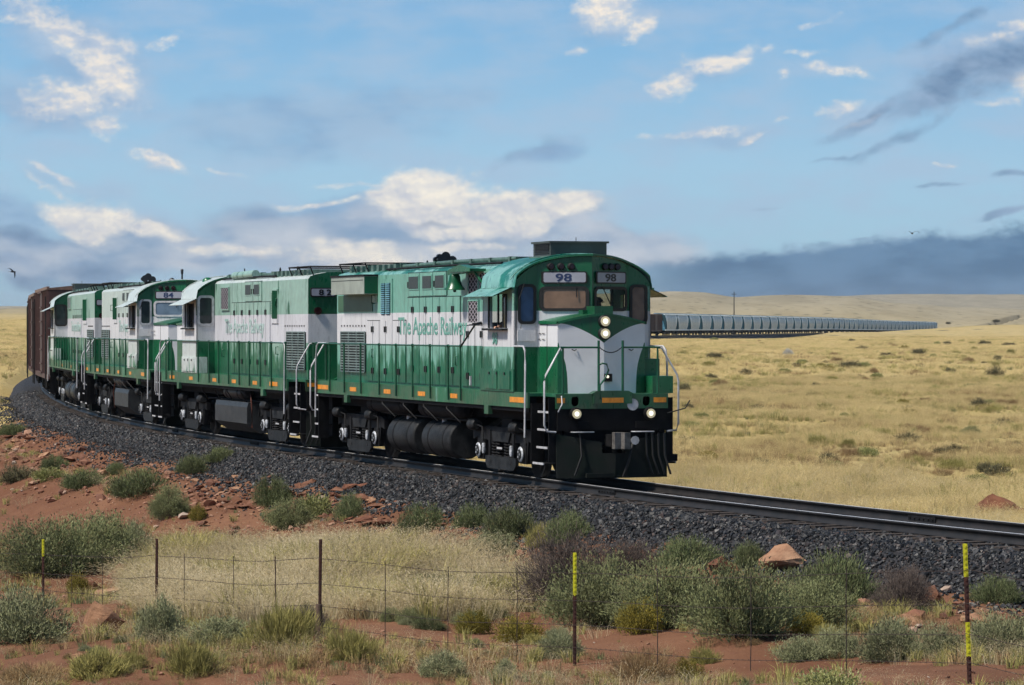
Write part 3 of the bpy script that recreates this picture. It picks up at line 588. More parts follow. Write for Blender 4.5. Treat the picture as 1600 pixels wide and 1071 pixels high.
class Loco:
    """local frame: +X towards the cab end, z above the rail, y across. c = distance from the cab-end plow"""
    def __init__(s, name, label, sfront, reverse, spec):
        s.rev = reverse; s.sp = spec; s.sf0 = sfront; s.n = 1 if not reverse else -1
        a = tp(sfront + 3.72); b = tp(sfront + 14.58)
        d = (Vector(a[:2]) - Vector(b[:2])).normalized()
        ang = math.atan2(d.y, d.x)
        s.root = empty('locomotive', ((a[0] + b[0]) / 2, (a[1] + b[1]) / 2, (a[2] + b[2]) / 2), ang + (math.pi if reverse else 0), label, 'locomotive', 'green and white locomotives coupled in a row')
    def x(s, c): return CTR - c
    def fy(s, l): return -l            # l>0 = right-hand side of the engine
    # generic side plane helper: (c,h,d) -> point with d = distance outwards from lateral l0, side sg(+1/-1 in l)
    def sf(s, sg): return lambda c, h, d: (s.x(c), s.fy(sg * d), h)
    def part(s, mb, name, parent=None, **k): return mb.build(name, parent or s.root, **k)

    def build(s):
        sp = s.sp; R = s.root; x = s.x; cab0, cab1 = sp['cab']; HL = .95; hood_end = sp.get('hood_end', 17.25)
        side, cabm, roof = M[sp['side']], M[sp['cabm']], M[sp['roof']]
        # ---------------- frame: deck, side sills, end sills
        m = MB(); m.box(x(.9), x(17.15), -1.46, 1.46, 1.74, 1.80, M['sill']); m.box(x(.02), x(.9), -1.2, 1.2, 1.74, 1.80, M['sill']); m.box(x(17.15), x(17.98), -1.2, 1.2, 1.74, 1.8, M['sill']); s.part(m, 'deck')
        for sg in (1, -1):
            m = MB(); m.box(x(.9), x(17.15), sg * 1.46, sg * 1.5, 1.5, 1.815, M['sill'])
            for c in (3.52, 14.43): m.box(x(c - .14), x(c + .14), sg * 1.44, sg * 1.53, 1.32, 1.5, M['sill'])
            s.part(m, 'side_sill')
            m = MB(); m.box(x(.93), x(17.1), sg * 1.30, sg * 1.459, 1.42, 1.739, M['black']); s.part(m, 'frame_beam')
        m = MB(); m.box(x(1.0), x(17.0), -.9, .9, 1.2, 1.735, M['black']); s.part(m, 'centre_frame')
        for e in (0, 1):
            cc = (lambda c: c) if e == 0 else (lambda c: 18.0 - c)
            m = MB()   # end sill and plow
            m.holed([(-1.21, 1.5), (1.21, 1.5), (1.21, 1.80), (-1.21, 1.80)], [rrect(-.88, -.72, 1.55, 1.76, .07), rrect(.66, .82, 1.55, 1.76, .07)], lambda u, v, d: (x(cc(d)), u, v), .0, .05, M['green'])
            m.prism([(-.46, 1.80), (.46, 1.80), (.34, 1.86), (-.34, 1.86)], lambda u, v, d: (x(cc(d)), u, v), -.03, .2, M['green']); m.box(x(cc(-.03)), x(cc(.0)), -.42, .42, 1.6, 1.8, M['green'])
            s.part(m, 'end_sill')
            m = MB(); m.box(x(cc(.01)), x(cc(.12)), -1.17, 1.17, 1.06, 1.5, M['black'])
            for yy in (-.62, .62): m.box(x(cc(-.05)), x(cc(.01)), yy - .12, yy + .12, 1.1, 1.24, M['black'])
            m.box(x(cc(.12)), x(cc(.3)), -1.0, 1.0, .75, 1.06, M['black']); s.part(m, 'end_plate')
            m = MB()   # plow, slightly veed, in two wings with ribs
            for sg in (1, -1):
                for (y0, y1, c0, c1) in ((.0, 1.19, -.08, .05),):
                    V = [(x(cc(c0)), sg * .26, .82), (x(cc(c1)), sg * y1, 1.0), (x(cc(c1 - .05)), sg * y1, .1), (x(cc(c0 - .1)), sg * .0, .1), (x(cc(c0 - .1)), sg * .0, .6), (x(cc(c0 - .03)), sg * .26, .6)]
                    m.add(V, [(0, 1, 2, 3, 4, 5)], M['pilot']); V2 = [(q[0] - (.03 if e == 0 else -.03), q[1], q[2]) for q in V]; m.add(V2, [(0, 1, 2, 3, 4, 5)], M['pilot'])
                    m.add(V + V2, [(i, (i + 1) % 6, 6 + (i + 1) % 6, 6 + i) for i in range(6)], M['pilot'])
                for k in range(4 if sg > 0 else 1):
                    yy = sg * (.72 + .13 * k); m.tube([(x(cc(-.04)), yy, 1.0), (x(cc(-.12)), yy - sg * .02, .55), (x(cc(-.1)), yy + sg * .12, .16)], .022, M['rubber'], 6)
            m.box(x(cc(-.2)), x(cc(-.12)), -.62, -.04, .12, .2, M['pilot']); s.part(m, 'snow_plow')
            m = MB(); m.box(x(cc(-.28)), x(cc(.3)), -.13, .13, .74, .98, M['dark'])
            m.prism([(-.5, .12), (-.62, .16), (-.66, .02), (-.56, -.02), (-.58, -.16), (-.44, -.17), (-.28, -.1), (-.28, .1)], lambda u, v, d: (x(cc(u)), v, d), .7, 1.03, M['coup']); s.part(m, 'coupler')
            m = MB(); m.tube([(x(cc(-.02)), .34, .9), (x(cc(-.22)), .36, .82), (x(cc(-.26)), .26, .45), (x(cc(-.2)), .16, .12)], .028, M['rubber'], 7)
            m.lathe((x(cc(-.2)), .4, .86), 'x', [(-.05, .06), (.05, .09)], M['silver'], 9); s.part(m, 'air_hose')
            for (y0, y1) in ((-1.13, -.62), (-.6 + .62, .46)) if False else ((.42, .88), (-.88, -.42)):
                m = MB(); m.tube([(x(cc(.01)), y0, 1.03), (x(cc(-.07)), y0, 1.03), (x(cc(-.07)), y1, 1.03), (x(cc(.01)), y1, 1.03)], .014, M['silver'], 6); s.part(m, 'grab_iron')
            for (y0, y1) in ((.9, 1.17), (-.23, .23), (-1.19, -1.02)):
                m = MB(); m.box(x(cc(-.008 if abs(y0) > .3 else -.038)), x(cc(.0 if abs(y0) > .3 else -.03)), y0, y1, 1.62, 1.72, M['amber']); s.part(m, 'reflector')
            # end railing
            m = MB(); p = lambda yy, zz: (x(cc(.04)), yy, zz)
            m.tube([p(1.0, 1.8), p(1.0, 2.74)], .02, M['rail_green'], 6); m.tube([p(-1.05, 1.8), p(-1.05, 2.74)], .024, M['rail_green'], 6)
            m.tube([p(1.05, 2.74), p(.24, 2.74)], .02, M['rail_green'], 6); m.tube([p(-1.1, 2.74), p(-.28, 2.74)], .022, M['rail_green'], 6)
            m.tube([p(.24, 1.62), p(.24, 2.88)], .026, M['rail_green'], 6); m.tube([p(-.28, 1.8), p(-.28, 2.88)], .026, M['rail_green'], 6)
            s.part(m, 'end_railing')
            m = MB()
            for k in range(12):
                u0 = k / 12; u1 = (k + .8) / 12; q = lambda u: (x(cc(.04)), .24 - .52 * u, 2.76 - .5 * u * (1 - u))
                m.tube([q(u0), q(u1)], .012, M['grime'], 5)
            s.part(m, 'safety_chain')
            if e == 0:
                m = MB(); m.tube([p(-.28, 2.38), (x(-.05), -.24, 2.42), (x(-.05), -.14, 2.40), (x(-.05), -.1, 2.28), (x(-.05), -.18, 2.1), (x(-.02), -.27, 1.98), (x(-.02), -.27, 1.7)], .02, M['rail_green'], 6); s.part(m, 'brake_lever')
            # steps in each corner, and the bent silver handrails
            for sg in (1, -1):
                m = MB(); 
                m.box(x(cc(.06)), x(cc(.10)), sg * 1.19, sg * 1.34, .42, 1.72, M['black']); m.box(x(cc(.80)), x(cc(.84)), sg * 1.19, sg * 1.46, .36, 1.6, M['black']); m.box(x(cc(.1)), x(cc(.8)), sg * 1.05, sg * 1.09, .42, 1.74, M['black'])
                s.part(m, 'step_frame')
                for k, (zz, l1) in enumerate(((1.44, 1.33), (1.08, 1.34), (.72, 1.36), (.40, 1.44))):
                    m = MB(); m.box(x(cc(.13)), x(cc(.78)), sg * 1.06, sg * (l1 - .02), zz - .03, zz, M['black']); m.box(x(cc(.13)), x(cc(.78)), sg * (l1 - .018), sg * l1, zz - .03, zz + .012, M['silver']); s.part(m, 'step')
                m = MB(); q = lambda c_, l_, z_: (x(cc(c_)), sg * l_, z_)
                m.tube([q(.05, .98, 2.74), q(.05, 1.1, 2.72), q(.03, 1.42, 2.18), q(.03, 1.45, 2.05), q(.03, 1.45, 1.18), q(.03, 1.4, 1.05), q(.03, 1.2, 1.03)], .021, M['silver'], 7); s.part(m, 'step_handrail')
                m = MB(); m.tube([q(1.75, 1.5, 2.755), q(1.1, 1.53, 2.755), q(.97, 1.54, 2.68), q(.92, 1.55, 2.4), q(.92, 1.56, .9)], .021, M['silver'], 7); s.part(m, 'step_handrail')
        for e_y, e_z in ((.8, 1.4), (-.8, 1.4)):
            if not sp.get('ditch'): break
            m = MB(); m.lathe((x(-.06), e_y, e_z), 'x', [(-.06, .13), (.0, .13), (.04, .115)], M['black'], 18); hl = s.part(m, 'ditch_light')
            m = MB(); m.lathe((x(-.10), e_y, e_z), 'x', [(-.01, .095), (.012, .095)], M['lamp'], 18); m.lathe((x(-.113), e_y, e_z), 'x', [(-.004, .05), (.004, .05)], M['lampcore'], 14); s.part(m, 'lit_lens', hl)
        if sp.get('ditch'):
            m = MB(); m.lathe((x(-.01), .44, 1.58), 'x', [(-.01, .12), (.01, .12)], M['silver'], 16); s.part(m, 'round_plate')
            m = MB(); m.tube([(x(-.02), -1.1, 1.76), (x(-.12), -1.12, 1.6), (x(-.1), -1.2, 1.44)], .014, M['silver'], 6); m.box(x(.25), x(-.0), 1.19, 1.42, .42, .56, M['black']); m.tube([(x(0), 1.2, 1.4), (x(-.1), 1.55, 1.5), (x(-.1), 1.65, 1.66)], .014, M['grime'], 6); s.part(m, 'uncoupling_lever')
            m = MB(); m.box(x(.75), x(1.3), .97, 1.32, 1.8, 2.5, M['green']); m.box(x(.25), x(.75), .97, 1.42, 1.8, 2.15, M['green']); s.part(m, 'battery_box_step')
        # ---------------- walkway railings along both sides
        posts = sp['posts']
        for sg in (1, -1):
            m = MB(); m.tube([(x(posts[0]), sg * 1.53, 2.74), (x(posts[-1]), sg * 1.53, 2.74)], .02, M['rail_green'], 6); s.part(m, 'handrail')
            for c in posts:
                m = MB(); m.tube([(x(c), sg * 1.53, 1.56), (x(c), sg * 1.53, 2.74)], .023, M['rail_green'], 6); m.lathe((x(c), sg * 1.53, 2.74), 'x', [(-.03, .034), (.03, .034)], M['rail_green'], 8); s.part(m, 'handrail_post')
            for (c0, c1) in sp['refl']:
                m = MB(); m.box(x(c0), x(c1), sg * 1.5, sg * 1.506, 1.6, 1.7 if c1 - c0 < .8 else 1.71, M['amber']); s.part(m, 'reflector')
        # ---------------- long hood
        m = MB(); top = [(-HL, 4.40), (-HL + .06, 4.47), (-HL + .22, 4.52), (-.45, 4.57), (0, 4.59), (.45, 4.57), (HL - .22, 4.52), (HL - .06, 4.47), (HL, 4.40)]
        prof = [(-HL, 1.8)] + top + [(HL, 1.8)]
        k = len(prof); xa, xb = x(cab1 - .02), x(hood_end)
        a = [(xa, q[0], q[1]) for q in prof]; b = [(xb, q[0], q[1]) for q in prof]
        for i in range(k - 1):
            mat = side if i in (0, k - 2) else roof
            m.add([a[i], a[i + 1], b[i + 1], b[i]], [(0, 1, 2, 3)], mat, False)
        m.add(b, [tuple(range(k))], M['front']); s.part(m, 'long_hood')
        # seams, doors, latches on both sides
        for sg in (1, -1):
            f = lambda c0, c1, z0, z1, d0, d1, mat, mb: mb.box(x(c0), x(c1), sg * (HL + d0), sg * (HL + d1), z0, z1, mat)
            for (c0, c1, z0, z1, nd) in sp['doors']:
                w = (c1 - c0) / nd
                for i in range(nd):
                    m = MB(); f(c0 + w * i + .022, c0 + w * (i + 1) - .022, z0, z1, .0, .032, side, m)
                    f(c0 + w * i + .002, c0 + w * i + .02, z0, z1, .0, .008, M['louv'], m); f(c0 + w * i, c0 + w * (i + 1), z1, z1 + .018, .0, .008, M['louv'], m)
                    hh = z1 - z0
                    for zf in (.17, .86) if hh > 1.2 else (.5,):
                        hc_ = c0 + w * (i + (.12 if i % 2 else .88)); f(hc_ - .028, hc_ + .028, z0 + hh * zf - .07, z0 + hh * zf + .07, .032, .055, M['ink'], m)
                    s.part(m, 'hood_door')
            for (c0, c1, z0, z1) in sp['windows']:
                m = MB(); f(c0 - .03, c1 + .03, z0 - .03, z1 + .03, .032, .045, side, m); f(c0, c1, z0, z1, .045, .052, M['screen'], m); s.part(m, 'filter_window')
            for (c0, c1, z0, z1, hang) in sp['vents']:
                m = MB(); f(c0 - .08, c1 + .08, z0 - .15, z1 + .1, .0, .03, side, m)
                nc = 2 if not hang else 1; w = (c1 - c0) / nc
                for q in range(nc):
                    f(c0 + w * q + .03, c0 + w * (q + 1) - .03, z0, z1, .03, .034, M['louv'], m)
                    ns = 15
                    for i in range(ns):
                        zz = z0 + (z1 - z0) * (i + .3) / ns; f(c0 + w * q + .05, c0 + w * (q + 1) - .05, zz, zz + (z1 - z0) / ns * .5, .034, .06, M['slatb'] if not hang else M['khaki'], m)
                s.part(m, 'vent_panel')
                if hang:
                    m = MB(); cx = c0 - .02 if hang == 'lo' else c1 + .04; m.box(x(cx - .02), x(cx), sg * HL, sg * (HL + .17), z0 - .03, z1 + .06, M['green']); s.part(m, 'open_vent_door')
            for (c0, c1, z0, z1) in sp['louvres']:
                m = MB(); f(c0, c1, z0, z1, .0, .03, M['louv'], m); s0 = m
                nr = 15; nq = 3
                for i in range(nr + 1):
                    zz = z0 + (z1 - z0) * i / nr; f(c0, c1, zz - .014, zz + .014, .03, .055, M['slat'], m)
                for i in range(nq + 1):
                    cc_ = c0 + (c1 - c0) * i / nq; f(cc_ - .014, cc_ + .014, z0, z1, .03, .057, M['slat'], m)
                s.part(m, 'louvre_panel')
            for (c0, c1, z0, z1) in sp['grilles']:
                m = MB(); f(c0, c1, z0, z1, .0, .02, M['louv'], m)
                w, h = c1 - c0, z1 - z0; nn = max(2, round(w / .24)); mm = max(2, round(h / .115)); cw, ch = w / nn, h / mm
                for i in range(nn):
                    for j in range(mm):
                        for (u0, v0, u1, v1) in ((0, .5, .5, 0), (.5, 0, 1, .5), (1, .5, .5, 1), (.5, 1, 0, .5)):
                            A = Vector((x(c0 + cw * (i + u0)), sg * (HL + .035), z0 + ch * (j + v0))); B = Vector((x(c0 + cw * (i + u1)), sg * (HL + .035), z0 + ch * (j + v1)))
                            t_ = (B - A).normalized(); nz = t_.cross(Vector((0, 1, 0))) * .011
                            m.add([A - nz, A + nz, B + nz, B - nz], [(0, 1, 2, 3)], M['mesh'])
                for (u0, u1, v0, v1) in ((c0 - .03, c0, z0, z1), (c1, c1 + .03, z0, z1), (c0 - .03, c1 + .03, z0 - .03, z0), (c0 - .03, c1 + .03, z1, z1 + .03)): f(u0, u1, v0, v1, .0, .045, side, m)
                s.part(m, 'lattice_grille')
            m = MB()   # grab loops, hinges, bolt row
            for (c, z) in ((13.9, 3.72), (13.9, 2.42), (7.25, 2.3)): m.tube([(x(c), sg * HL, z), (x(c), sg * (HL + .07), z), (x(c), sg * (HL + .07), z + .2), (x(c), sg * HL, z + .2)], .015, M['rail_green'], 5)
            for i in range(9): f(14.7 + i * .26, 14.74 + i * .26, 3.16, 3.20, .0, .02, M['grime'], m)
            s.part(m, 'grab_loops')
        # roof pipes and gear
        m = MB()
        for yy in (.62, -.62):
            m.tube([(x(cab1 + .3), yy, 4.62), (x(8.5), yy, 4.63), (x(11.8), yy, 4.60), (x(14.0), yy, 4.58)], .045, M['pipe'], 7)
            for c in np.arange(cab1 + .6, 14, 1.35): m.box(x(c), x(c + .12), yy - .07, yy + .07, 4.5, 4.67, M['pipe'])
        m.tube([(x(cab1 + .6), .86, 4.53), (x(9.6), .86, 4.54), (x(13.2), .84, 4.53)], .03, M['dark'], 6); m.tube([(x(cab1 + .6), -.86, 4.53), (x(9.6), -.86, 4.54), (x(13.2), -.84, 4.53)], .03, M['dark'], 6)
        s.part(m, 'roof_pipes')
        m = MB(); m.box(x(cab1 + 1.2), x(9.4), -.3, .3, 4.58, 4.68, M['acgrey']); m.box(x(9.7), x(11.4), -.36, .36, 4.58, 4.64, M['dark']); s.part(m, 'roof_hatch')
        m = MB()
        for i in range(9):
            c = 12.6 + i * .48; m.box(x(c), x(c + .2), -.8, .8, 4.5, 4.66, M['pipe'])
        s.part(m, 'radiator_shutter_bars')
        m = MB(); m.tube([(x(14.9), .9, 4.72), (x(17.2), .9, 4.72), (x(17.2), -.9, 4.72), (x(14.9), -.9, 4.72), (x(14.9), .9, 4.72)], .02, M['dark'], 5)
        for (c, yy) in ((14.9, .9), (17.2, .9), (17.2, -.9), (14.9, -.9), (16, .9), (16, -.9)): m.tube([(x(c), yy, 4.72), (x(c), yy * .9, 4.5)], .018, M['dark'], 5)
        s.part(m, 'roof_guard_rail')
        m = MB()
        for c in (12.2, 14.2): m.tube([(x(c), .5, 4.56), (x(c), .5, 4.72), (x(c + .06), .5, 4.77), (x(c + .12), .5, 4.72), (x(c + .12), .5, 4.56)], .016, M['dark'], 5)
        s.part(m, 'lifting_lugs')
        # hood end: number board, lamp
        for (y0, y1) in ((-.9, -.22), (.22, .9)):
            m = MB(); m.prism(rrect(y0, y1, 3.93, 4.17, .05), lambda u, v, d: (x(hood_end + d), u, v), .0, .05, M['rubber']); nb = s.part(m, 'number_board')
            m = MB(); m.prism(rrect(y0 + .03, y1 - .03, 3.96, 4.14, .04), lambda u, v, d: (x(hood_end + d), u, v), .05, .056, M['board']); s.part(m, 'board_face', nb)
            if not sp['num']: continue
            tm = text_mesh(' '.join(sp['num']), .34, .14, M['ink'], bold=.035); to = link(bpy.data.objects.new('numerals', tm), nb); to.location = (x(hood_end + .058), (y0 + y1) / 2 + (.12 if y0 > 0 else .17), 3.98); to.rotation_euler = (0, 0, math.radians(-90))
        m = MB(); m.lathe((x(hood_end + .03), .7, 3.57), 'x', [(-.03, .1), (.03, .1)], M['lens'], 14); m.lathe((x(hood_end + .03), -.7, 3.57), 'x', [(-.03, .1), (.03, .1)], M['lens'], 14); s.part(m, 'class_lamp')
        s.cab(cab0, cab1, side, cabm, roof)
        s.nose(cab0)
        s.under()
        # side lettering
        for sg in (1, -1):
            c0, c1 = sp['text']; wdt = c1 - c0
            tm = text_mesh('The Apache Railway', wdt, .39, M[sp.get('tmat', 'lettering')], bold=.012)
            to = link(bpy.data.objects.new('side_lettering', tm), R)
            # sg=+1 is y>0
            if sg > 0: to.location = (x(c0), HL + .037, 2.985); to.rotation_euler = (0, 0, math.pi)
            else: to.location = (x(c1), -HL - .037, 2.985)
        if sp.get('extra'): sp['extra'](s)
        if sp.get('horn'):
            m = MB(); hx, hy, hz = sp['horn']
            m.box(x(hx) - .12, x(hx) + .12, hy - .1, hy + .1, 4.5, hz, M['dark'])
            for (dxx, dyy, dzz) in ((0, .16, .02), (.05, -.16, .05), (-.1, 0, .12)):
                dyy *= .8; m.lathe((x(hx) + dxx, hy + dyy, hz + dzz + .03), 'x', [(-.24, .02), (-.05, .04), (.1, .05), (.2, .10), (.22, .115)], M['ink'], 14)
                m.lathe((x(hx) + dxx, hy + dyy, hz + dzz + .03), 'x', [(-.34, .07), (-.24, .07)], M['ink'], 12)
            s.part(m, 'air_horn')

    def cab(s, c0, c1, side, cabm, roof):
        sp = s.sp; x = s.x; W = 1.5; FR = M['front']; vd = .55
        # side walls with a window opening
        w0, w1 = c0 + .52, c0 + 1.62
        for sg in (1, -1):
            m = MB(); fn = lambda u, v, d: (x(u), sg * (W - d), v)
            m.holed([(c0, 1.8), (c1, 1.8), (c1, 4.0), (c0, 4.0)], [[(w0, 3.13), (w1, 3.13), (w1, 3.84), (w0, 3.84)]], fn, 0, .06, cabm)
            s.part(m, 'cab_side_wall')
            m = MB(); m.box(x(w0 - .1), x(w1 + .12), sg * (W + .0), sg * (W + .14), 3.08, 3.125, M['grime']); m.box(x(w1 + .0), x(w1 + .04), sg * W, sg * (W + .03), 3.13, 3.84, M['rubber']); m.box(x(w0 - .04), x(w0), sg * W, sg * (W + .03), 3.13, 3.84, M['rubber'])
            m.box(x(w0 + .02), x(w0 + .30), sg * (W - .05), sg * (W - .03), 3.13, 3.84, M['glass_dark']); m.box(x(w0 + .29), x(w0 + .34), sg * (W - .055), sg * (W - .02), 3.13, 3.84, M['grime']); m.box(x(w0 + .62), x(w0 + .66), sg * (W - .055), sg * (W - .02), 3.13, 3.84, M['grime'])
            s.part(m, 'sliding_side_window')
            # awning
            m = MB(); m.add([(x(w0 - .5 + .1), sg * (W + .02), 3.98), (x(w1 + .5), sg * (W + .02), 3.98), (x(w1 + .5), sg * (W + .42), 3.80), (x(w0 - .5 + .1), sg * (W + .42), 3.80)], [(0, 1, 2, 3)], roof)
            m.add([(x(w0 - .5 + .1), sg * (W + .02), 3.96), (x(w1 + .5), sg * (W + .02), 3.96), (x(w1 + .5), sg * (W + .42), 3.782), (x(w0 - .5 + .1), sg * (W + .42), 3.782)], [(0, 1, 2, 3)], M['green'])
            m.tube([(x(w0 - .4), sg * (W + .42), 3.79), (x(w1 + .5), sg * (W + .42), 3.79)], .012, roof, 5); m.tube([(x(w0 + .5), sg * W, 3.84), (x(w0 + .5), sg * (W + .36), 3.80)], .012, M['dark'], 5)
            s.part(m, 'window_awning')
            # apron box below the cab with doors
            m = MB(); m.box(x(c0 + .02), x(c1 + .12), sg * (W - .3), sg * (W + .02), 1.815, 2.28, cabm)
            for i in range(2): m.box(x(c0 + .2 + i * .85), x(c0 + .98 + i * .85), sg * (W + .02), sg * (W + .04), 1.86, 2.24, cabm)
            for i in range(3): m.box(x(c0 + .5 + i * .5), x(c0 + .56 + i * .5), sg * (W + .04), sg * (W + .06), 2.16, 2.21, M['ink'])
            s.part(m, 'battery_box')
        # rear wall
        arcs = [W * math.cos(math.pi * i / 24) for i in range(25)]
        arch = [(l, arc_z(l) - .03) for l in arcs]
        for e, cc in ((1, c1),):
            outer = [(-W, 1.8), (W, 1.8)] + [(W, 3.9)] + arch[1:-1] + [(-W, 3.9)]
            hol = [rrect(1.02, 1.42, 3.23, 4.02, .08), rrect(-1.42, -1.02, 3.23, 4.02, .08)]
            m = MB(); m.holed(outer, hol, lambda u, v, d: (x(cc - d), u, v), 0, .05, FR if not sp.get('rearpaint') else M[sp['rearpaint']]); s.part(m, 'cab_rear_wall')
            for (y0, y1) in ((1.02, 1.42), (-1.42, -1.02)):
                m = MB(); m.holed(rrect(y0 - .05, y1 + .05, 3.18, 4.07, .12), [rrect(y0 + .02, y1 - .02, 3.25, 4.0, .07)], lambda u, v, d: (x(cc + d), u, v), 0, .03, M['silver'] if sp.get('light_frames') else M['rubber'])
                wf = s.part(m, 'rear_window_frame'); m = MB(); m.prism(rrect(y0, y1, 3.23, 4.02, .07), lambda u, v, d: (x(cc - .03 + d), u, v), 0, .01, M['glass_clear'] if sp.get('ditch') else M['glass_dark']); s.part(m, 'window_glass', wf)
        # front wall: flats at the doors, veed middle
        def wall(lo, hi, fx_, holes, name='cab_front_wall'):
            ls = [lo] + [q for q in sorted(arcs) if lo + .01 < q < hi - .01] + [hi]
            outer = [(lo, 1.8), (hi, 1.8)] + [(l, arc_z(l) - .03) for l in reversed(ls)]
            m = MB(); m.holed(outer, holes, lambda u, v, d: (x(fx_(u) + d), s.n_y(u), v), 0, .05, FR); return s.part(m, name)
        s.n_y = lambda u: -u
        flat = lambda u: c0
        vee = lambda u: c0 - vd * (1 - abs(u) / 1.0)
        ff = M['silver'] if sp.get('light_frames') else M['rubber']
        def window(u0, u1, v0, v1, fx_, gm, name, r=.07, wiper=None):
            m = MB(); m.holed(rrect(u0 - .04, u1 + .04, v0 - .04, v1 + .04, r + .04), [rrect(u0 + .02, u1 - .02, v0 + .02, v1 - .02, r)], lambda u, v, d: (x(fx_(u) - d), s.n_y(u), v), 0, .03, ff); wf = s.part(m, name)
            m = MB(); m.prism(rrect(u0, u1, v0, v1, r), lambda u, v, d: (x(fx_(u) - .01 + d), s.n_y(u), v), 0, .008, gm); s.part(m, 'window_glass', wf)
            if wiper:
                m = MB(); (a0, b0), (a1, b1) = wiper; m.tube([(x(fx_(a0) - .05), s.n_y(a0), b0), (x(fx_(a1) - .06), s.n_y(a1), b1)], .012, M['grime'] if a0 > 1 else M['ink'], 5); s.part(m, 'wiper', wf)
        # u here = l (right-hand side positive); each side
        wl = sp.get('winmats', ('glass_dark', 'glass_pane', 'glass_pane', 'glass_dark'))
        wall(1.0, W, flat, [rrect(1.06, 1.40, 3.24, 4.02, .08)]); wall(-W, -1.0, flat, [rrect(-1.40, -1.06, 3.24, 4.02, .08)])
        wall(0, 1.0, vee, [rrect(.1, .93, 3.52, 3.95, .07)]); wall(-1.0, 0, vee, [rrect(-.93, -.1, 3.52, 3.95, .07)])
        window(1.07, 1.39, 3.25, 4.0, flat, M[wl[0]], 'door_window', wiper=((1.3, 4.05), (1.42, 3.72))); window(.1, .93, 3.52, 3.95, vee, M[wl[1]], 'windshield', wiper=((.3, 3.97), (.3, 3.76)))
        window(-.93, -.1, 3.52, 3.95, vee, M[wl[2]], 'windshield', wiper=((-.28, 3.97), (-.5, 3.6))); window(-1.39, -1.07, 3.25, 4.0, flat, M[wl[3]], 'door_window')
        m = MB(); m.box(x(c0 - .03), x(c0), s.n_y(1.05), s.n_y(1.44), 2.86, 3.1, FR); m.box(x(c0 - .03), x(c0), s.n_y(-1.44), s.n_y(-1.05), 1.86, 3.15, FR); s.part(m, 'front_door_panel')
        # number boards and class lamps
        for (u0, u1) in ((.1, .93), (-.93, -.1)):
            m = MB(); m.prism(rrect(u0, u1, 4.05, 4.30, .04), lambda u, v, d: (x(vee(u) - d), s.n_y(u), v), 0, .05, M['rubber']); nb = s.part(m, 'number_board')
            m = MB(); m.prism(rrect(u0 + .03, u1 - .03, 4.075, 4.275, .03), lambda u, v, d: (x(vee(u) - d), s.n_y(u), v), .05, .056, M['board']); s.part(m, 'board_face', nb)
            uc = (u0 + u1) / 2
            tm = text_mesh(sp['num'] or '8', .34, .155, M['inkblue'] if u0 > 0 else M['ink'], bold=.018); to = link(bpy.data.objects.new('numerals', tm), nb) if sp['num'] else bpy.data.objects.new('x', tm)
            sl = math.atan2(vd, 1.0) * (-1 if uc > 0 else 1)
            # reading direction as seen from the front: from u high to u low
            ua = uc + .17; to.location = (x(vee(ua) - .06), s.n_y(ua), 4.098); to.rotation_euler = (0, 0, math.pi / 2 + sl)
            for k in range(3):
                uu = uc + (.2 if u0 < 0 else .22) * (1 - k) * (.85) + (.06 if u0 > 0 else 0); m = MB(); m.lathe((x(vee(uu) - .03), s.n_y(uu), 4.40), 'x', [(-.04, .075), (.02, .075), (.05, .062)], M['rubber'], 14); m.lathe((x(vee(uu) - .085), s.n_y(uu), 4.40), 'x', [(-.01, .045), (.005, .05)], M['lens'], 12); s.part(m, 'class_lamp')
        # roof
        m = MB(); NL = 28; lats = [-(W + .06) + 2 * (W + .06) * i / NL for i in range(NL + 1)]
        # denser at the edges
        lats = [(W + .06) * math.sin(math.pi / 2 * (-1 + 2 * i / NL)) for i in range(NL + 1)]
        ff0 = lambda l: (c0 - .07) if abs(l) > 1.0 else (c0 - .07 - vd * (1 - abs(l)) * 1.0)
        A = []; Bv = []
        for l in lats:
            z = arc_z(l * 1.5 / (W + .06) * .995) + .02
            if abs(l) > W + .02: z = min(z, 3.97)
            A.append((x(ff0(l)), s.n_y(l), z)); Bv.append((x(c1 + .07), s.n_y(l), z))
        for off in (0, -.04):
            a_ = [(q[0], q[1], q[2] + off) for q in A]; b_ = [(q[0], q[1], q[2] + off) for q in Bv]; nn = len(a_)
            m.add(a_ + b_, [(i, i + 1, nn + i + 1, nn + i) for i in range(nn - 1)], roof, True)
        a2 = [(q[0], q[1], q[2] - .04) for q in A]; b2 = [(q[0], q[1], q[2] - .04) for q in Bv]; nn = len(A)
        m.add(A + a2, [(i, i + 1, nn + i + 1, nn + i) for i in range(nn - 1)], M['green']); m.add(Bv + b2, [(i, i + 1, nn + i + 1, nn + i) for i in range(nn - 1)], M['green'])
        ro = s.part(m, 'cab_roof')
        m = MB()   # raised roof seam
        m.tube([(x(c0 + .12), s.n_y(l), arc_z(l * .96) + .035) for l in lats[1:-1]], .014, roof, 5); s.part(m, 'roof_seam', ro)
        # floor and interior
        m = MB(); m.box(x(c0 + .06), x(c1 - .06), -1.43, 1.43, 2.35, 2.4, M['cabin']); m.box(x(c0 + .1), x(c0 + .5), -1.0, .9, 2.4, 3.35, M['cabin']); s.part(m, 'cab_floor')
        m = MB(); m.box(x(c0 + 1.0), x(c0 + 1.5), s.n_y(.6), s.n_y(1.2), 2.8, 2.9, M['shirt']); m.box(x(c0 + 1.45), x(c0 + 1.55), s.n_y(.6), s.n_y(1.2), 2.85, 3.5, M['shirt']); s.part(m, 'cab_seat')
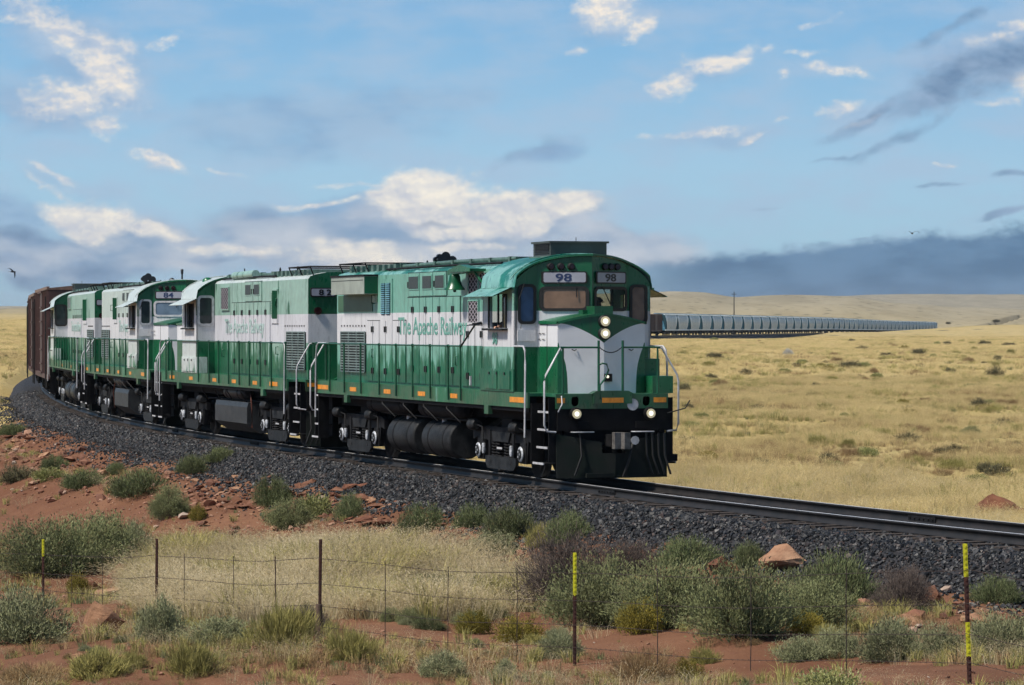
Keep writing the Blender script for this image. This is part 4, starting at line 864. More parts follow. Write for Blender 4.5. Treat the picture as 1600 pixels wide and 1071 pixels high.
        if sp.get('cabnum'):
            for sg in (1, -1):
                tm = text_mesh(sp['num'], .34, .23, M['lettering'], bold=.03); to = link(bpy.data.objects.new('cab_numerals', tm), s.root)
                cc = c0 + 1.25
                if sg > 0: to.location = (x(cc - .18), W + .012, 2.80); to.rotation_euler = (0, 0, math.pi)
                else: to.location = (x(cc + .18), -W - .012, 2.80)

    def nose(s, c0):
        """short hood: crowned top, slightly veed front in white with green corner and peak"""
        x = s.x; G = M['green']; Wt = M['white']; H = .95; f1, f0 = .64, .48
        cf = lambda l: f1 - (f1 - f0) * (1 - abs(l) / H)
        cback = lambda l: c0 - (.55 * (1 - abs(l)) if abs(l) < 1 else 0) + .02
        zt = lambda l: 3.26 + .17 * (1 - (abs(l) / H) ** 1.6)
        def vz(t): return 2.83 + .40 * (1 - (1 - t) ** 1.7)       # lower edge of the green peak
        def wl_(z):                                                # half width of the white field
            return float(np.interp(z, [1.8, 2.0, 2.2, 2.4, 2.6, 2.75, 2.9], [.74, .745, .755, .785, .845, .91, .95]))
        m = MB()
        for sg in (1, -1):
            P = lambda l, z: (x(cf(l)), s.n_y(sg * l), z)
            N = 14; ts = [i / N for i in range(N + 1)]
            # green peak
            lo = [P(H * t, vz(t)) for t in ts]; hi = [P(H * t, zt(H * t)) for t in ts]
            m.add(lo + hi, [(i, i + 1, N + 2 + i, N + 1 + i) for i in range(N)], G)
            # white below peak
            zs = [1.8 + (2.83 - 1.8) * i / 12 for i in range(13)]
            a = [P(0, z) for z in zs]; b = [P(wl_(z), z) for z in zs]; c_ = [P(H, z) for z in zs]
            m.add(a + b, [(i, i + 1, 14 + i, 13 + i) for i in range(12)], Wt); m.add(b + c_, [(i, i + 1, 14 + i, 13 + i) for i in range(12)], G)
            base = [P(H * t, 2.83) for t in ts]
            m.add(base + lo, [(i, i + 1, N + 2 + i, N + 1 + i) for i in range(N)], Wt)
            # side: white band above the green
            q = lambda c_, z: (x(c_), s.n_y(sg * H), z)
            m.add([q(f1, 1.8), q(c0, 1.8), q(c0, 2.752), q(f1, 2.752)], [(0, 1, 2, 3)], G); m.add([q(f1, 2.752), q(c0, 2.752), q(c0, 3.19), q(f1, 3.21)], [(0, 1, 2, 3)], Wt); m.add([q(f1, 3.21), q(c0, 3.19), q(c0, 3.262), q(f1, 3.262)], [(0, 1, 2, 3)], G)
            # top, with a small lip
            for i in range(N):
                l0, l1 = H * ts[i], H * ts[i + 1]
                for dz_ in (0.0,):
                    m.add([(x(cf(l0) - .03), s.n_y(sg * l0), zt(l0)), (x(cf(l1) - .03), s.n_y(sg * l1), zt(l1)), (x(cback(l1)), s.n_y(sg * l1), zt(l1) + .02), (x(cback(l0)), s.n_y(sg * l0), zt(l0) + .02)], [(0, 1, 2, 3)], G)
                m.add([(x(cf(l0) - .03), s.n_y(sg * l0), zt(l0)), (x(cf(l1) - .03), s.n_y(sg * l1), zt(l1)), (x(cf(l1) - .03), s.n_y(sg * l1), zt(l1) - .05), (x(cf(l0) - .03), s.n_y(sg * l0), zt(l0) - .05)], [(0, 1, 2, 3)], G)
            m.add([(x(f1 - .03), s.n_y(sg * (H + .03)), 3.265), (x(c0), s.n_y(sg * (H + .03)), 3.28), (x(c0), s.n_y(sg * (H + .03)), 3.22), (x(f1 - .03), s.n_y(sg * (H + .03)), 3.21)], [(0, 1, 2, 3)], G)
            m.add([(x(f1 - .03), s.n_y(sg * (H + .03)), 3.265), (x(c0), s.n_y(sg * (H + .03)), 3.28), (x(c0), s.n_y(sg * (H - .02)), 3.285), (x(f1 - .03), s.n_y(sg * (H - .02)), 3.268)], [(0, 1, 2, 3)], G)
        s.part(m, 'short_hood')
        m = MB(); m.tube([(x(c0 * .5 + .4), s.n_y(.955), 1.85), (x(c0 * .5 + .4), s.n_y(.955), 3.2)], .006, M['grime'], 4)
        for (dc, dz) in ((.0, .0), (.22, .0), (.0, -.12), (.25, -.12)): m.tube([(x(c0 - .35 + dc), s.n_y(.97), 3.02 + dz), (x(c0 - .2 + dc), s.n_y(.97), 3.02 + dz)], .008, M['grime'], 4)
        for uu in (.62, -.62): m.tube([(x(cf(uu) - .02), s.n_y(uu - .05), 2.70), (x(cf(uu) - .05), s.n_y(uu), 2.67), (x(cf(uu) - .02), s.n_y(uu + .05), 2.70)], .01, M['grime'], 4)
        s.part(m, 'nose_brackets')
        m = MB(); m.box(x(f0 + .5), x(f0 + .02), -.2, .2, 3.40, 3.58, G); m.box(x(f0 + .7), x(f0 + .45), -.3, .3, 3.40, 3.50, G); s.part(m, 'headlight_casing')
        for z in (3.27, 3.02):
            m = MB(); m.lathe((x(f0 - .04), 0, z), 'x', [(-.08, .13), (.02, .13), (.04, .115)], M['rubber'], 20); hl = s.part(m, 'headlight')
            on = s.sp.get('ditch'); m = MB(); m.lathe((x(f0 - .085), 0, z), 'x', [(-.01, .102), (.006, .102)], M['lamp'] if on else M['lens'], 20)
            if on: m.lathe((x(f0 - .095), 0, z), 'x', [(-.004, .055), (.004, .055)], M['lampcore'], 16)
            s.part(m, 'lit_lens' if on else 'lens', hl)
        if s.sp.get('ditch'):
            m = MB(); m.holed([(-.16, 2.04), (.0 - .0, 2.04), (.0, 2.2), (-.16, 2.2)], [[(-.13, 2.07), (-.03, 2.07), (-.03, 2.17), (-.13, 2.17)]], lambda u, v, d: (x(f0 - .02 + d), s.n_y(u), v), -.03, .03, M['grime']); ml = s.part(m, 'marker_light_box')
            m = MB(); m.box(x(f0 + .0), x(f0 + .02), s.n_y(-.14), s.n_y(-.02), 2.06, 2.18, M['lens']); m.lathe((x(f0 - .02), s.n_y(-.07), 2.14), 'x', [(-.01, .03), (.01, .03)], M['lampcore'], 10); s.part(m, 'lit_lens', ml)

    def under(s):
        sp = s.sp; x = s.x
        # trucks
        for tc_ in (3.72, 14.58):
            tr = bpy.data.objects.new('truck', None); link(tr, s.root); tr.location = (x(tc_), 0, 0)
            hd = theading(s.sf0 + (tc_ if not s.rev else 18.3 - tc_)) + math.pi
            base = s.root.rotation_euler.z - (math.pi if s.rev else 0)
            tr.rotation_euler = (0, 0, (hd - base + math.pi) % (2 * math.pi) - math.pi)
            for ax in (1.42, -1.42):
                for sg in (1, -1):
                    m = MB(); m.lathe((ax, sg * .72, .508), 'y', [(-.07 * sg, .54), (-.04 * sg, .54), (-.035 * sg, .51), (.065 * sg, .505)], M['dark'], 26); m.lathe((ax, sg * .8, .508), 'y', [(-.02, .42), (.0, .18), (.06, .16)], M['dark'], 20); s.part(m, 'wheel', tr)
                m = MB(); m.lathe((ax, 0, .508), 'y', [(-.7, .09), (.7, .09)], M['dark'], 10); s.part(m, 'axle', tr)
            m = MB(); m.box(-.9, .9, -.55, .55, .45, 1.05, M['black']); m.box(-.35, .35, -1.0, 1.0, .5, 1.2, M['black']); s.part(m, 'bolster', tr)
            for sg in (1, -1):
                m = MB()
                fn = lambda u, v, d: (u, sg * d, v)
                # equalised side frame
                m.prism([(-2.0, .95), (-1.75, 1.02), (1.75, 1.02), (2.0, .95), (2.0, .72), (1.72, .78), (1.62, .30), (1.22, .30), (1.18, .74), (.72, .7), (-.72, .7), (-1.18, .74), (-1.22, .30), (-1.62, .30), (-1.72, .78), (-2.0, .72)], fn, .98, 1.1, M['dark'])
                m.box(-.86, -.74, sg * .97, sg * 1.13, .3, .95, M['dark']); m.box(.74, .86, sg * .97, sg * 1.13, .3, .95, M['dark'])
                m.prism([(-1.02, .40), (1.02, .40), (1.02, .24), (.86, .13), (-.86, .13), (-1.02, .24)], fn, 1.08, 1.15, M['grime'])
                m.prism([(-.62, .92), (.62, .92), (.5, .72), (-.5, .72)], fn, 1.08, 1.14, M['grime'])
                for xx in (-.7, .7): m.lathe((xx, sg * 1.15, .3), 'y', [(-.01, .035), (.012, .03)], M['ink'], 8)
                s.part(m, 'side_frame', tr)
                for xx in (-.55, -.28, .28, .55):
                    m = MB(); pts = [(xx + .09 * math.cos(k * 1.05), sg * (1.05 + .09 * math.sin(k * 1.05)), .40 + .31 * k / 30) for k in range(31)]; m.tube(pts, .02, M['dark'], 5); s.part(m, 'coil_spring', tr)
                m = MB(); m.box(-.2, .14, sg * 1.15, sg * 1.16, .56, .60, M['silver']); s.part(m, 'white_stencil_bar', tr)
                for ax in (1.42, -1.42):
                    m = MB(); m.box(ax - .2, ax + .2, sg * 1.0, sg * 1.12, .3, .74, M['dark']); m.lathe((ax, sg * 1.12, .5), 'y', [(0, .16), (sg * .05, .155)], M['rubber'], 18); m.lathe((ax, sg * 1.17, .5), 'y', [(0, .16), (sg * .02, .155), (sg * .025, .12)], M['cap'] if sp.get('capful', 1) else M['silver'], 18)
                    m.lathe((ax, sg * 1.205, .5), 'y', [(0, .115), (sg * .012, .1)], M['grime'], 12); 
                    for k in range(3): a_ = k * 2.09; m.box(ax + .06 * math.cos(a_) - .02, ax + .06 * math.cos(a_) + .02, sg * 1.21, sg * 1.225, .5 + .06 * math.sin(a_) - .02, .5 + .06 * math.sin(a_) + .02, M['cap'])
                    s.part(m, 'bearing_cap', tr)
                    m = MB(); xx = ax - .42 * (1 if ax > 0 else -1) * (1 if ax > 0 else 1); m.lathe((ax + (.45 if ax < 0 else -.52), sg * 1.2, .56), 'z', [(-.12, .03), (-.08, .042), (.08, .042), (.1, .03)], M['cap'], 10); s.part(m, 'damper', tr)
                    m = MB(); m.lathe((ax - .3, sg * 1.18, 1.04), 'x', [(-.22, .08), (-.14, .13), (.2, .13), (.24, .1)], M['grime'], 14); m.tube([(ax - .1, sg * 1.18, 1.04), (ax + .3, sg * 1.18, 1.0), (ax + .4, sg * 1.2, .7)], .02, M['dark'], 5); s.part(m, 'brake_cylinder', tr)
        # tanks
        for sg in (1, -1):
            for (c0, c1) in ((6.1, 9.3), (10.2, 13.5)) if sp['tanks'] == 'round' else ((8.6, 11.0),):
                m = MB(); m.lathe((x(c1), sg * 1.12, 1.32), 'x', [(0, .08), (.05, .15), (.14, .19), (c1 - c0 - .14, .19), (c1 - c0 - .05, .15), (c1 - c0, .08)], M['tankgrey'] if sp['tanks'] != 'round' else M['dark'], 18)
                for q in (.5, c1 - c0 - .5): m.lathe((x(c1) + q, sg * 1.12, 1.32), 'x', [(0, .2), (.05, .2)], M['dark'], 18)
                s.part(m, 'air_reservoir')
            if sp['tanks'] == 'round':
                for (c0, c1) in ((6.9, 9.0), (9.65, 11.75)):
                    m = MB(); m.lathe((x(c1), sg * .86, .64), 'x', [(0, .38), (.012, .41), (.03, .42), (c1 - c0 - .03, .42), (c1 - c0 - .012, .41), (c1 - c0, .38)], M['tankgrey'] if sp.get('tankpale') else M['grime'], 26)
                    for q in (.45, c1 - c0 - .55): m.lathe((x(c1) + q, sg * .86, .64), 'x', [(0, .427), (.07, .427)], M['dark'], 26)
                    m.lathe((x(c1) + .9, sg * 1.0, 1.04), 'z', [(-.05, .06), (.2, .06), (.22, .075), (.26, .06)], M['silver'], 10); s.part(m, 'fuel_tank')
            m = MB()
            for c in (6.6, 8.3, 9.9, 11.6): m.tube([(x(c), sg * 1.42, 1.5), (x(c - .05), sg * 1.45, 1.36), (x(c - .3), sg * 1.2, 1.05)], .015, M['rubber'], 5)
            m.tube([(x(5.9), sg * 1.1, 1.1), (x(12.8), sg * 1.1, 1.12)], .025, M['dark'], 6); s.part(m, 'drain_pipes')
        if sp['tanks'] != 'round':
            m = MB(); c0, c1 = sp['tankbox']
            m.prism([(-1.32, 1.08), (1.32, 1.08), (1.36, .95), (1.36, .5), (1.0, .24), (-1.0, .24), (-1.36, .5), (-1.36, .95)], lambda u, v, d: (x(d), u, v), c0, c1, M['tankgrey']); s.part(m, 'fuel_tank')
            m = MB(); m.tube([(x(c1 + .2), s.fy(s.n * 1.3), 1.3), (x(c1 + .5), s.fy(s.n * 1.34), .9), (x(c1 + .35), s.fy(s.n * 1.3), .4)], .02, M['copper'], 6); s.part(m, 'rusty_hose')

def ac_box(s):
    x = s.x; c0 = s.sp['cab'][0] + .25
    m = MB(); m.box(x(c0), x(c0 + 1.1), -.62, .62, 4.62, 4.92, M['acgrey']); m.box(x(c0 - .04), x(c0 + 1.14), -.66, .66, 4.90, 4.94, M['acgrey']); m.box(x(c0 - .05), x(c0 + 1.2), -.68, .68, 4.58, 4.63, M['pipe'])
    for i in range(6):
        for sg in (1, -1): m.box(x(c0 + .08), x(c0 + 1.0), sg * .62, sg * .635, 4.68 + i * .034, 4.69 + i * .034, M['louv'])
    for sg in (1, -1): m.box(x(c0 + .1), x(c0 + .95), sg * .62, sg * .627, 4.74, 4.88, M['louv'])
    m.tube([(x(c0 + 1.0), .3, 4.94), (x(c0 + 1.0), .3, 5.05)], .008, M['ink'], 4); s.part(m, 'air_conditioner')
def extra98(s):
    x = s.x; ac_box(s)
    for sg in (1, -1):
        m = MB(); m.box(x(13.6), x(16.55), sg * .95, sg * 1.30, 3.95, 4.38, M['boxtan']); m.box(x(13.595), x(13.6), sg * .96, sg * 1.29, 3.96, 4.37, M['green']); m.box(x(13.58), x(16.58), sg * .95, sg * 1.32, 4.38, 4.42, M['dark']); m.box(x(13.7), x(16.5), sg * 1.3, sg * 1.306, 4.28, 4.292, M['grime']); s.part(m, 'radiator_box')
        m = MB(); m.box(x(14.05), x(17.1), sg * .952, sg * .965, 3.53, 3.93, M['khaki']); m.box(x(13.6), x(14.05), sg * .952, sg * .965, 3.75, 3.95, M['green']); s.part(m, 'green_radiator_panel')
        m = MB(); m.tube([(x(5.25), sg * 1.53, 2.74), (x(4.15), sg * 1.56, 3.22), (x(3.95), sg * 1.5, 3.25)], .022, M['ink'], 6); s.part(m, 'brace_rod')
    # brass bell painted green on its bracket
    b0 = MB(); b0.box(x(5.3), x(6.7), -1.32, -.95, 4.36, 4.42, M['green']); b0.tube([(x(5.5), -1.15, 4.36), (x(5.3), -1.1, 4.2), (x(5.25), -.95, 4.0)], .03, M['green'], 6); b0.prism([(7.0, 4.40), (6.1, 4.52), (5.3, 4.42), (5.3, 4.36), (7.0, 4.3)], lambda u, v, d: (x(u), d, v), -1.3, -1.1, M['green'])
    br = s.part(b0, 'bell_bracket')
    m = MB(); m.lathe((x(6.68), -1.22, 3.97), 'z', [(0, .235), (.03, .225), (.08, .18), (.2, .135), (.3, .12), (.36, .09), (.4, .05)], M['green'], 20); m.lathe((x(6.68), -1.22, 3.92), 'z', [(0, .03), (.05, .04), (.1, .02)], M['ink'], 8); s.part(m, 'bell', br)
    m = MB(); m.box(x(3.86), x(3.9), -1.72, -1.5, 3.2, 3.24, M['ink']); s.part(m, 'mirror_bracket')
    m = MB(); m.box(x(4.6), x(4.66), -1.535, -1.5, 1.9, 2.1, M['silver']); s.part(m, 'small_notice')
def extra84(s):
    x = s.x; c = s.sp['cab'][0]
    m = MB(); m.tube([(x(c + .3), 0, 4.66), (x(c + .3), 0, 4.95)], .03, M['ink'], 6); m.lathe((x(c + .3), 0, 4.86), 'z', [(0, .04), (.14, .05), (.16, .02)], M['ink'], 8); m.lathe((x(c + .5), -.3, 4.62), 'z', [(0, .1), (.08, .08), (.12, .03)], M['ink'], 8); s.part(m, 'roof_antenna')
def extra82(s):
    x = s.x; c = s.sp['cab'][0]
    m = MB(); m.lathe((x(c + 1.0), s.n * .95 * -1, 4.46), 'z', [(0, .16), (.1, .14), (.15, .05)], M['green'], 10); m.tube([(x(c + 2.6), .2, 4.6), (x(c + 2.6), .2, 4.85)], .02, M['ink'], 5); m.lathe((x(c + 2.6), .2, 4.66), 'z', [(0, .14), (.08, .05)], M['ink'], 8); s.part(m, 'roof_beacon')
    m = MB(); m.tube([(x(8.0), s.fy(s.n) * .8, 4.6), (x(10.6), s.fy(s.n) * .8, 4.62)], .12, M['side82'], 10); s.part(m, 'exhaust_tank')
SPEC98 = dict(num='98', cab=(1.75, 3.85), side='side98', cabm='cab98', roof='roof98', ditch=True, cabnum=True, tanks='round', text=(6.52, 11.78), horn=(11.3, 0, 4.66), extra=extra98,
    posts=[5.3, 6.19, 7.52, 8.86, 10.17, 11.55, 13.11, 14.56, 15.88, 17.13], refl=[(1.05, 2.05), (5.6, 6.1), (7.98, 8.52), (10.69, 11.24), (13.58, 14.13), (16.1, 17.1)],
    doors=[(7.04, 11.14, 1.85, 3.83, 8), (11.2, 14.5, 1.85, 3.3, 6), (5.0, 6.95, 1.85, 3.18, 4), (8.05, 11.1, 3.87, 4.40, 3)], windows=[(8.2, 8.85, 4.04, 4.32), (9.15, 9.82, 4.04, 4.32), (10.17, 10.9, 4.04, 4.32)],
    vents=[(12.42, 13.25, 3.45, 4.2, None)], louvres=[(14.62, 16.75, 2.05, 3.03)], grilles=[(5.75, 6.43, 3.84, 4.33), (5.0, 5.66, 3.84, 4.33), (5.75, 6.43, 3.25, 3.72)],
    winmats=('glass_blue', 'glass_brown', 'glass_clear', 'glass_brown'))
SPEC82 = dict(num='82', cab=(4.0, 6.0), hood_end=17.2, side='side82', cabm='cab82', roof='roof82', tanks='box', tankbox=(7.9, 11.95), text=(7.5, 12.4), tmat='dimletter', light_frames=True, extra=extra82,
    posts=[1.75, 2.61, 6.4, 7.85, 9.11, 10.38, 11.71, 12.94, 14.22, 15.51, 17.1], refl=[(2.2, 2.9), (5.0, 5.5), (8.2, 8.7), (10.7, 11.2), (13.25, 13.75), (15.2, 16.1)],
    doors=[(8.25, 13.05, 1.85, 3.83, 10), (9.95, 12.05, 3.87, 4.40, 2)], windows=[(10.15, 10.78, 4.05, 4.32), (11.22, 11.82, 4.05, 4.32)], vents=[(13.25, 13.85, 3.40, 4.07, 'hi')], louvres=[(15.0, 16.97, 2.04, 3.02)], grilles=[(7.0, 7.95, 3.66, 4.27)])
SPEC84 = dict(num='84', cab=(3.74, 5.85), hood_end=16.9, side='side84', cabm='cab82', roof='roof82', tanks='box', tankbox=(6.9, 10.3), text=(7.0, 12.0), tmat='dimletter', light_frames=True, extra=extra84, horn=(6.6, -.75, 4.66),
    posts=[1.75, 6.3, 7.7, 9.1, 10.4, 11.7, 13.0, 14.3, 15.6, 16.95], refl=[(1.9, 2.8), (5.1, 5.6), (8, 8.5), (10.8, 11.3), (13.5, 14.1), (16.5, 17.1)],
    doors=[(7.2, 12.5, 1.85, 3.83, 10), (8.4, 11.1, 3.87, 4.40, 3)], windows=[(8.55, 9.05, 4.05, 4.31), (9.45, 9.96, 4.05, 4.31), (10.5, 11.0, 4.05, 4.31)], vents=[(12.7, 13.5, 3.44, 4.1, 'lo')], louvres=[(14.66, 16.64, 2.07, 3.04)], grilles=[])
SPEC4 = dict(num='81', cab=(1.75, 3.9), hood_end=17.6, side='side82', cabm='cab82', roof='roof82', tanks='round', tankpale=True, text=(6.5, 11.5), tmat='dimletter', extra=ac_box,
    posts=[1.75, 4.3, 5.7, 7.1, 8.5, 9.9, 11.3, 12.7, 14.1, 15.5, 17.1], refl=[(5.0, 5.5), (8.2, 8.7), (13.25, 13.75), (16.3, 17.1)],
    doors=[(7.0, 11.6, 1.85, 3.83, 9)], windows=[], vents=[(12.35, 14.0, 3.42, 4.13, 'hi')], louvres=[(14.65, 17.2, 2.04, 3.04)], grilles=[(4.4, 5.1, 3.9, 4.32), (5.3, 6.0, 3.9, 4.32)])
LOCOS = []
for (sp_, s0_, rev_, lb_) in ((SPEC98, 0.0, False, 'lead green and white diesel locomotive numbered 98 with headlights lit'),
                    (SPEC82, 18.62, True, 'second green and white locomotive numbered 82, coupled cab-backwards behind the lead engine'),
                    (SPEC84, 37.24, False, 'third green and white locomotive numbered 84, between engine 82 and the last engine'),
                    (SPEC4, 55.86, True, 'rearmost faded green and white locomotive, next to the red-brown boxcars')):
    if sp_ is SPEC4: sp_['num'] = ''
    L_ = Loco('locomotive', lb_, s0_, rev_, sp_)
    if sp_ is SPEC4:
        _tm = text_mesh
    L_.build(); LOCOS.append(L_)

# ------------------------------------------------------------------ people in the cab
def person(label, at, rz, arm):
    me = bpy.data.meshes.new('person')
    J = [((0, 0, .0), .15), ((0, 0, .28), .15), ((0, 0, .46), .17), ((0, 0, .56), .07), ((.02, 0, .66), .075), ((.02, 0, .77), .10), ((.01, 0, .86), .07),
         ((0, .2, .47), .075), (arm[0], .055), (arm[1], .045), (arm[2], .04), ((0, -.2, .47), .075), ((.05, -.26, .2), .055), ((.28, -.2, .12), .045), ((.36, -.2, .12), .04),
         ((.12, .1, -.02), .1), ((.45, .12, .0), .085), ((.48, .12, -.4), .055), ((.12, -.1, -.02), .1), ((.45, -.12, .0), .085), ((.48, -.12, -.4), .055)]
    E_ = [(0, 1), (1, 2), (2, 3), (3, 4), (4, 5), (5, 6), (2, 7), (7, 8), (8, 9), (9, 10), (2, 11), (11, 12), (12, 13), (13, 14), (0, 15), (15, 16), (16, 17), (0, 18), (18, 19), (19, 20)]
    me.from_pydata([j[0] for j in J], E_, []); o = bpy.data.objects.new('person', me); COL.objects.link(o)
    md = o.modifiers.new('skin', 'SKIN'); md.use_smooth_shade = True
    for k, j in enumerate(J): me.skin_vertices[0].data[k].radius = (j[1], j[1])
    me.skin_vertices[0].data[0].use_root = True
    sb = o.modifiers.new('sub', 'SUBSURF'); sb.levels = 1; sb.render_levels = 1
    bpy.context.view_layer.update()
    m2 = bpy.data.meshes.new_from_object(o.evaluated_get(bpy.context.evaluated_depsgraph_get())); bpy.data.objects.remove(o)
    m2.materials.clear(); m2.materials.append(M['shirt']); m2.materials.append(M['skin'])
    hp = Vector(arm[2])
    for p in m2.polygons:
        c_ = p.center; p.material_index = 1 if (c_.z > .6 or (c_ - hp).length < .16) else 0
    o = bpy.data.objects.new('person', m2); link(o, None, label=label, category='person')
    o.location = at; o.rotation_euler = (0, 0, rz)
    hb = MB(); hb.lathe((.0, 0, .84), 'z', [(-.02, .115), (.05, .11), (.09, .06), (.1, .01)], M['ink'], 12); hb.box(.02, .2, -.08, .08, .82, .84, M['ink']); hb.build('cap', o)
    for k in range(4):   # fingers over the sill
        fb = MB(); fb.tube([(hp.x - .04 + k * .024, hp.y, hp.z - .01), (hp.x - .04 + k * .024, hp.y + .05, hp.z - .0), (hp.x - .04 + k * .024, hp.y + .07, hp.z - .04)], .011, M['skin'], 6); fb.build('finger', o)
R98 = LOCOS[0].root; Mx = R98.matrix_basis if False else __import__('mathutils').Matrix.LocRotScale(R98.location, R98.rotation_euler, None)
pp = Mx @ Vector((CTR - 3.05, -.98, 2.92)); person('engineer in a dark shirt resting a hand on the side window sill of locomotive 98', pp, R98.rotation_euler.z, ((.1, -.0 + .32, .3), (.16, .44, .24), (.2, .52, .24)))
bpy.data.objects['person'].scale = (1, -1, 1)
pp = Mx @ Vector((CTR - 2.9, .75, 2.85)); person('crew member seated behind the right windshield of locomotive 98', pp, R98.rotation_euler.z, ((.1, .3, .25), (.25, .3, .15), (.33, .28, .14)))

# ------------------------------------------------------------------ freight cars
mbox = simple('weathered_boxcar_red', (.07, .03, .028), .6, var2=(.042, .02, .02), vscale=1.2, bump=.2)
mbox2 = simple('boxcar_rib_red', (.085, .04, .036), .6, var=.3)
mboxl = simple('dusty_boxcar_roof', (.18, .11, .085), .6, var=.3)
def add_bogie(parent, xx):
    tr = link(bpy.data.objects.new('truck', None), parent); tr.location = (xx, 0, 0)
    m = MB()
    for sg in (1, -1):
        m.prism([(-1.2, .62), (-.5, .85), (.5, .85), (1.2, .62), (1.1, .4), (.5, .28), (-.5, .28), (-1.1, .4)], lambda u, v, d: (u, sg * d, v), .95, 1.08, M['dark'])
    m.box(-.25, .25, -1.1, 1.1, .4, .8, M['dark']); m.build('side_frame', tr)
    for ax in (.88, -.88):
        for sg in (1, -1):
            m = MB(); m.lathe((ax, sg * .72, .44), 'y', [(-.06 * sg, .46), (-.03 * sg, .46), (-.03 * sg, .44), (.06 * sg, .435)], M['dark'], 18); m.build('wheel', tr)
def boxcar(s0, length, label, H=4.75):
    a, b = tp(s0 + 2.5), tp(s0 + length - 2.5); d = Vector(a[:2]) - Vector(b[:2])
    r = empty('boxcar', ((a[0] + b[0]) / 2, (a[1] + b[1]) / 2, (a[2] + b[2]) / 2), math.atan2(d.y, d.x), label, 'boxcar', 'red-brown boxcars behind the engines')
    h = length / 2 - .6
    m = MB(); m.box(-h, h, -1.42, 1.42, 1.1, H - .15, mbox); m.build('body', r)
    for sg in (1, -1):
        for i in range(15):
            xx = -h + .05 + i * (2 * h - .1) / 14
            if abs(xx) < 1.4: continue
            m = MB(); m.box(xx - .04, xx + .04, sg * 1.42, sg * 1.50, 1.1, H - .15, mbox2); m.build('side_post', r)
        m = MB(); m.box(-1.3, 1.3, sg * 1.42, sg * 1.5, 1.2, H - .3, mbox)
        for k in range(5): m.box(-1.25, 1.25, sg * 1.5, sg * 1.54, 1.5 + k * .62, 1.56 + k * .62, mbox2)
        m.box(-3.2, 1.6, sg * 1.5, sg * 1.56, 1.1, 1.17, mbox2); m.box(-3.2, 1.6, sg * 1.5, sg * 1.56, H - .3, H - .22, mbox2); m.build('sliding_door', r)
        m = MB(); m.box(-h, h, sg * 1.3, sg * 1.5, .92, 1.12, mbox2); m.box(-h, h, sg * 1.4, sg * 1.52, H - .2, H - .08, mboxl); m.build('side_rail', r)
        for e in (1, -1):
            m = MB()
            for k in range(7): m.tube([(e * (h - .1), sg * 1.56, 1.1 + k * .45), (e * (h - .62), sg * 1.56, 1.1 + k * .45)], .018, M['dark'], 5)
            m.tube([(e * (h - .1), sg * 1.56, .5), (e * (h - .1), sg * 1.56, H - .5)], .02, M['dark'], 5); m.tube([(e * (h - .62), sg * 1.56, .5), (e * (h - .62), sg * 1.56, H - .5)], .02, M['dark'], 5); m.build('ladder', r)
    m = MB(); m.prism([(-1.5, H - .15), (0, H), (1.5, H - .15), (1.5, H - .22), (-1.5, H - .22)], lambda u, v, d: (d, u, v), -h - .05, h + .05, mboxl); m.build('roof', r)
    for e in (1, -1):
        m = MB(); m.box(e * h, e * (h + .03), -1.42, 1.42, 1.0, H - .2, mbox)
        for k in range(9): m.lathe((e * (h + .02), 0, 1.4 + k * .36), 'y', [(-1.3, .02), (-1.15, .07), (1.15, .07), (1.3, .02)], mbox, 8)
        m.box(e * h, e * (h + .45), -1.45, 1.45, .95, 1.1, mbox2); m.build('corrugated_end', r)
        m = MB(); m.box(e * h, e * (h + .75), -.14, .14, .75, .98, M['dark']); m.build('coupler', r)
    m = MB(); m.box(-h, h, -.35, .35, .8, 1.1, M['dark']); m.build('centre_sill', r)
    add_bogie(r, h - 2.0); add_bogie(r, -h + 2.0); return r
s_ = 75.0
for i, (L, lb, H) in enumerate(((16.0, 'first red-brown boxcar, directly behind the rearmost locomotive', 4.95), (16.0, 'second red-brown boxcar, half hidden behind the first boxcar', 4.85), (16.0, 'red-brown boxcar glimpsed at the far left end of the visible train', 4.75))):
    boxcar(s_, L, lb, H); s_ += L + .4

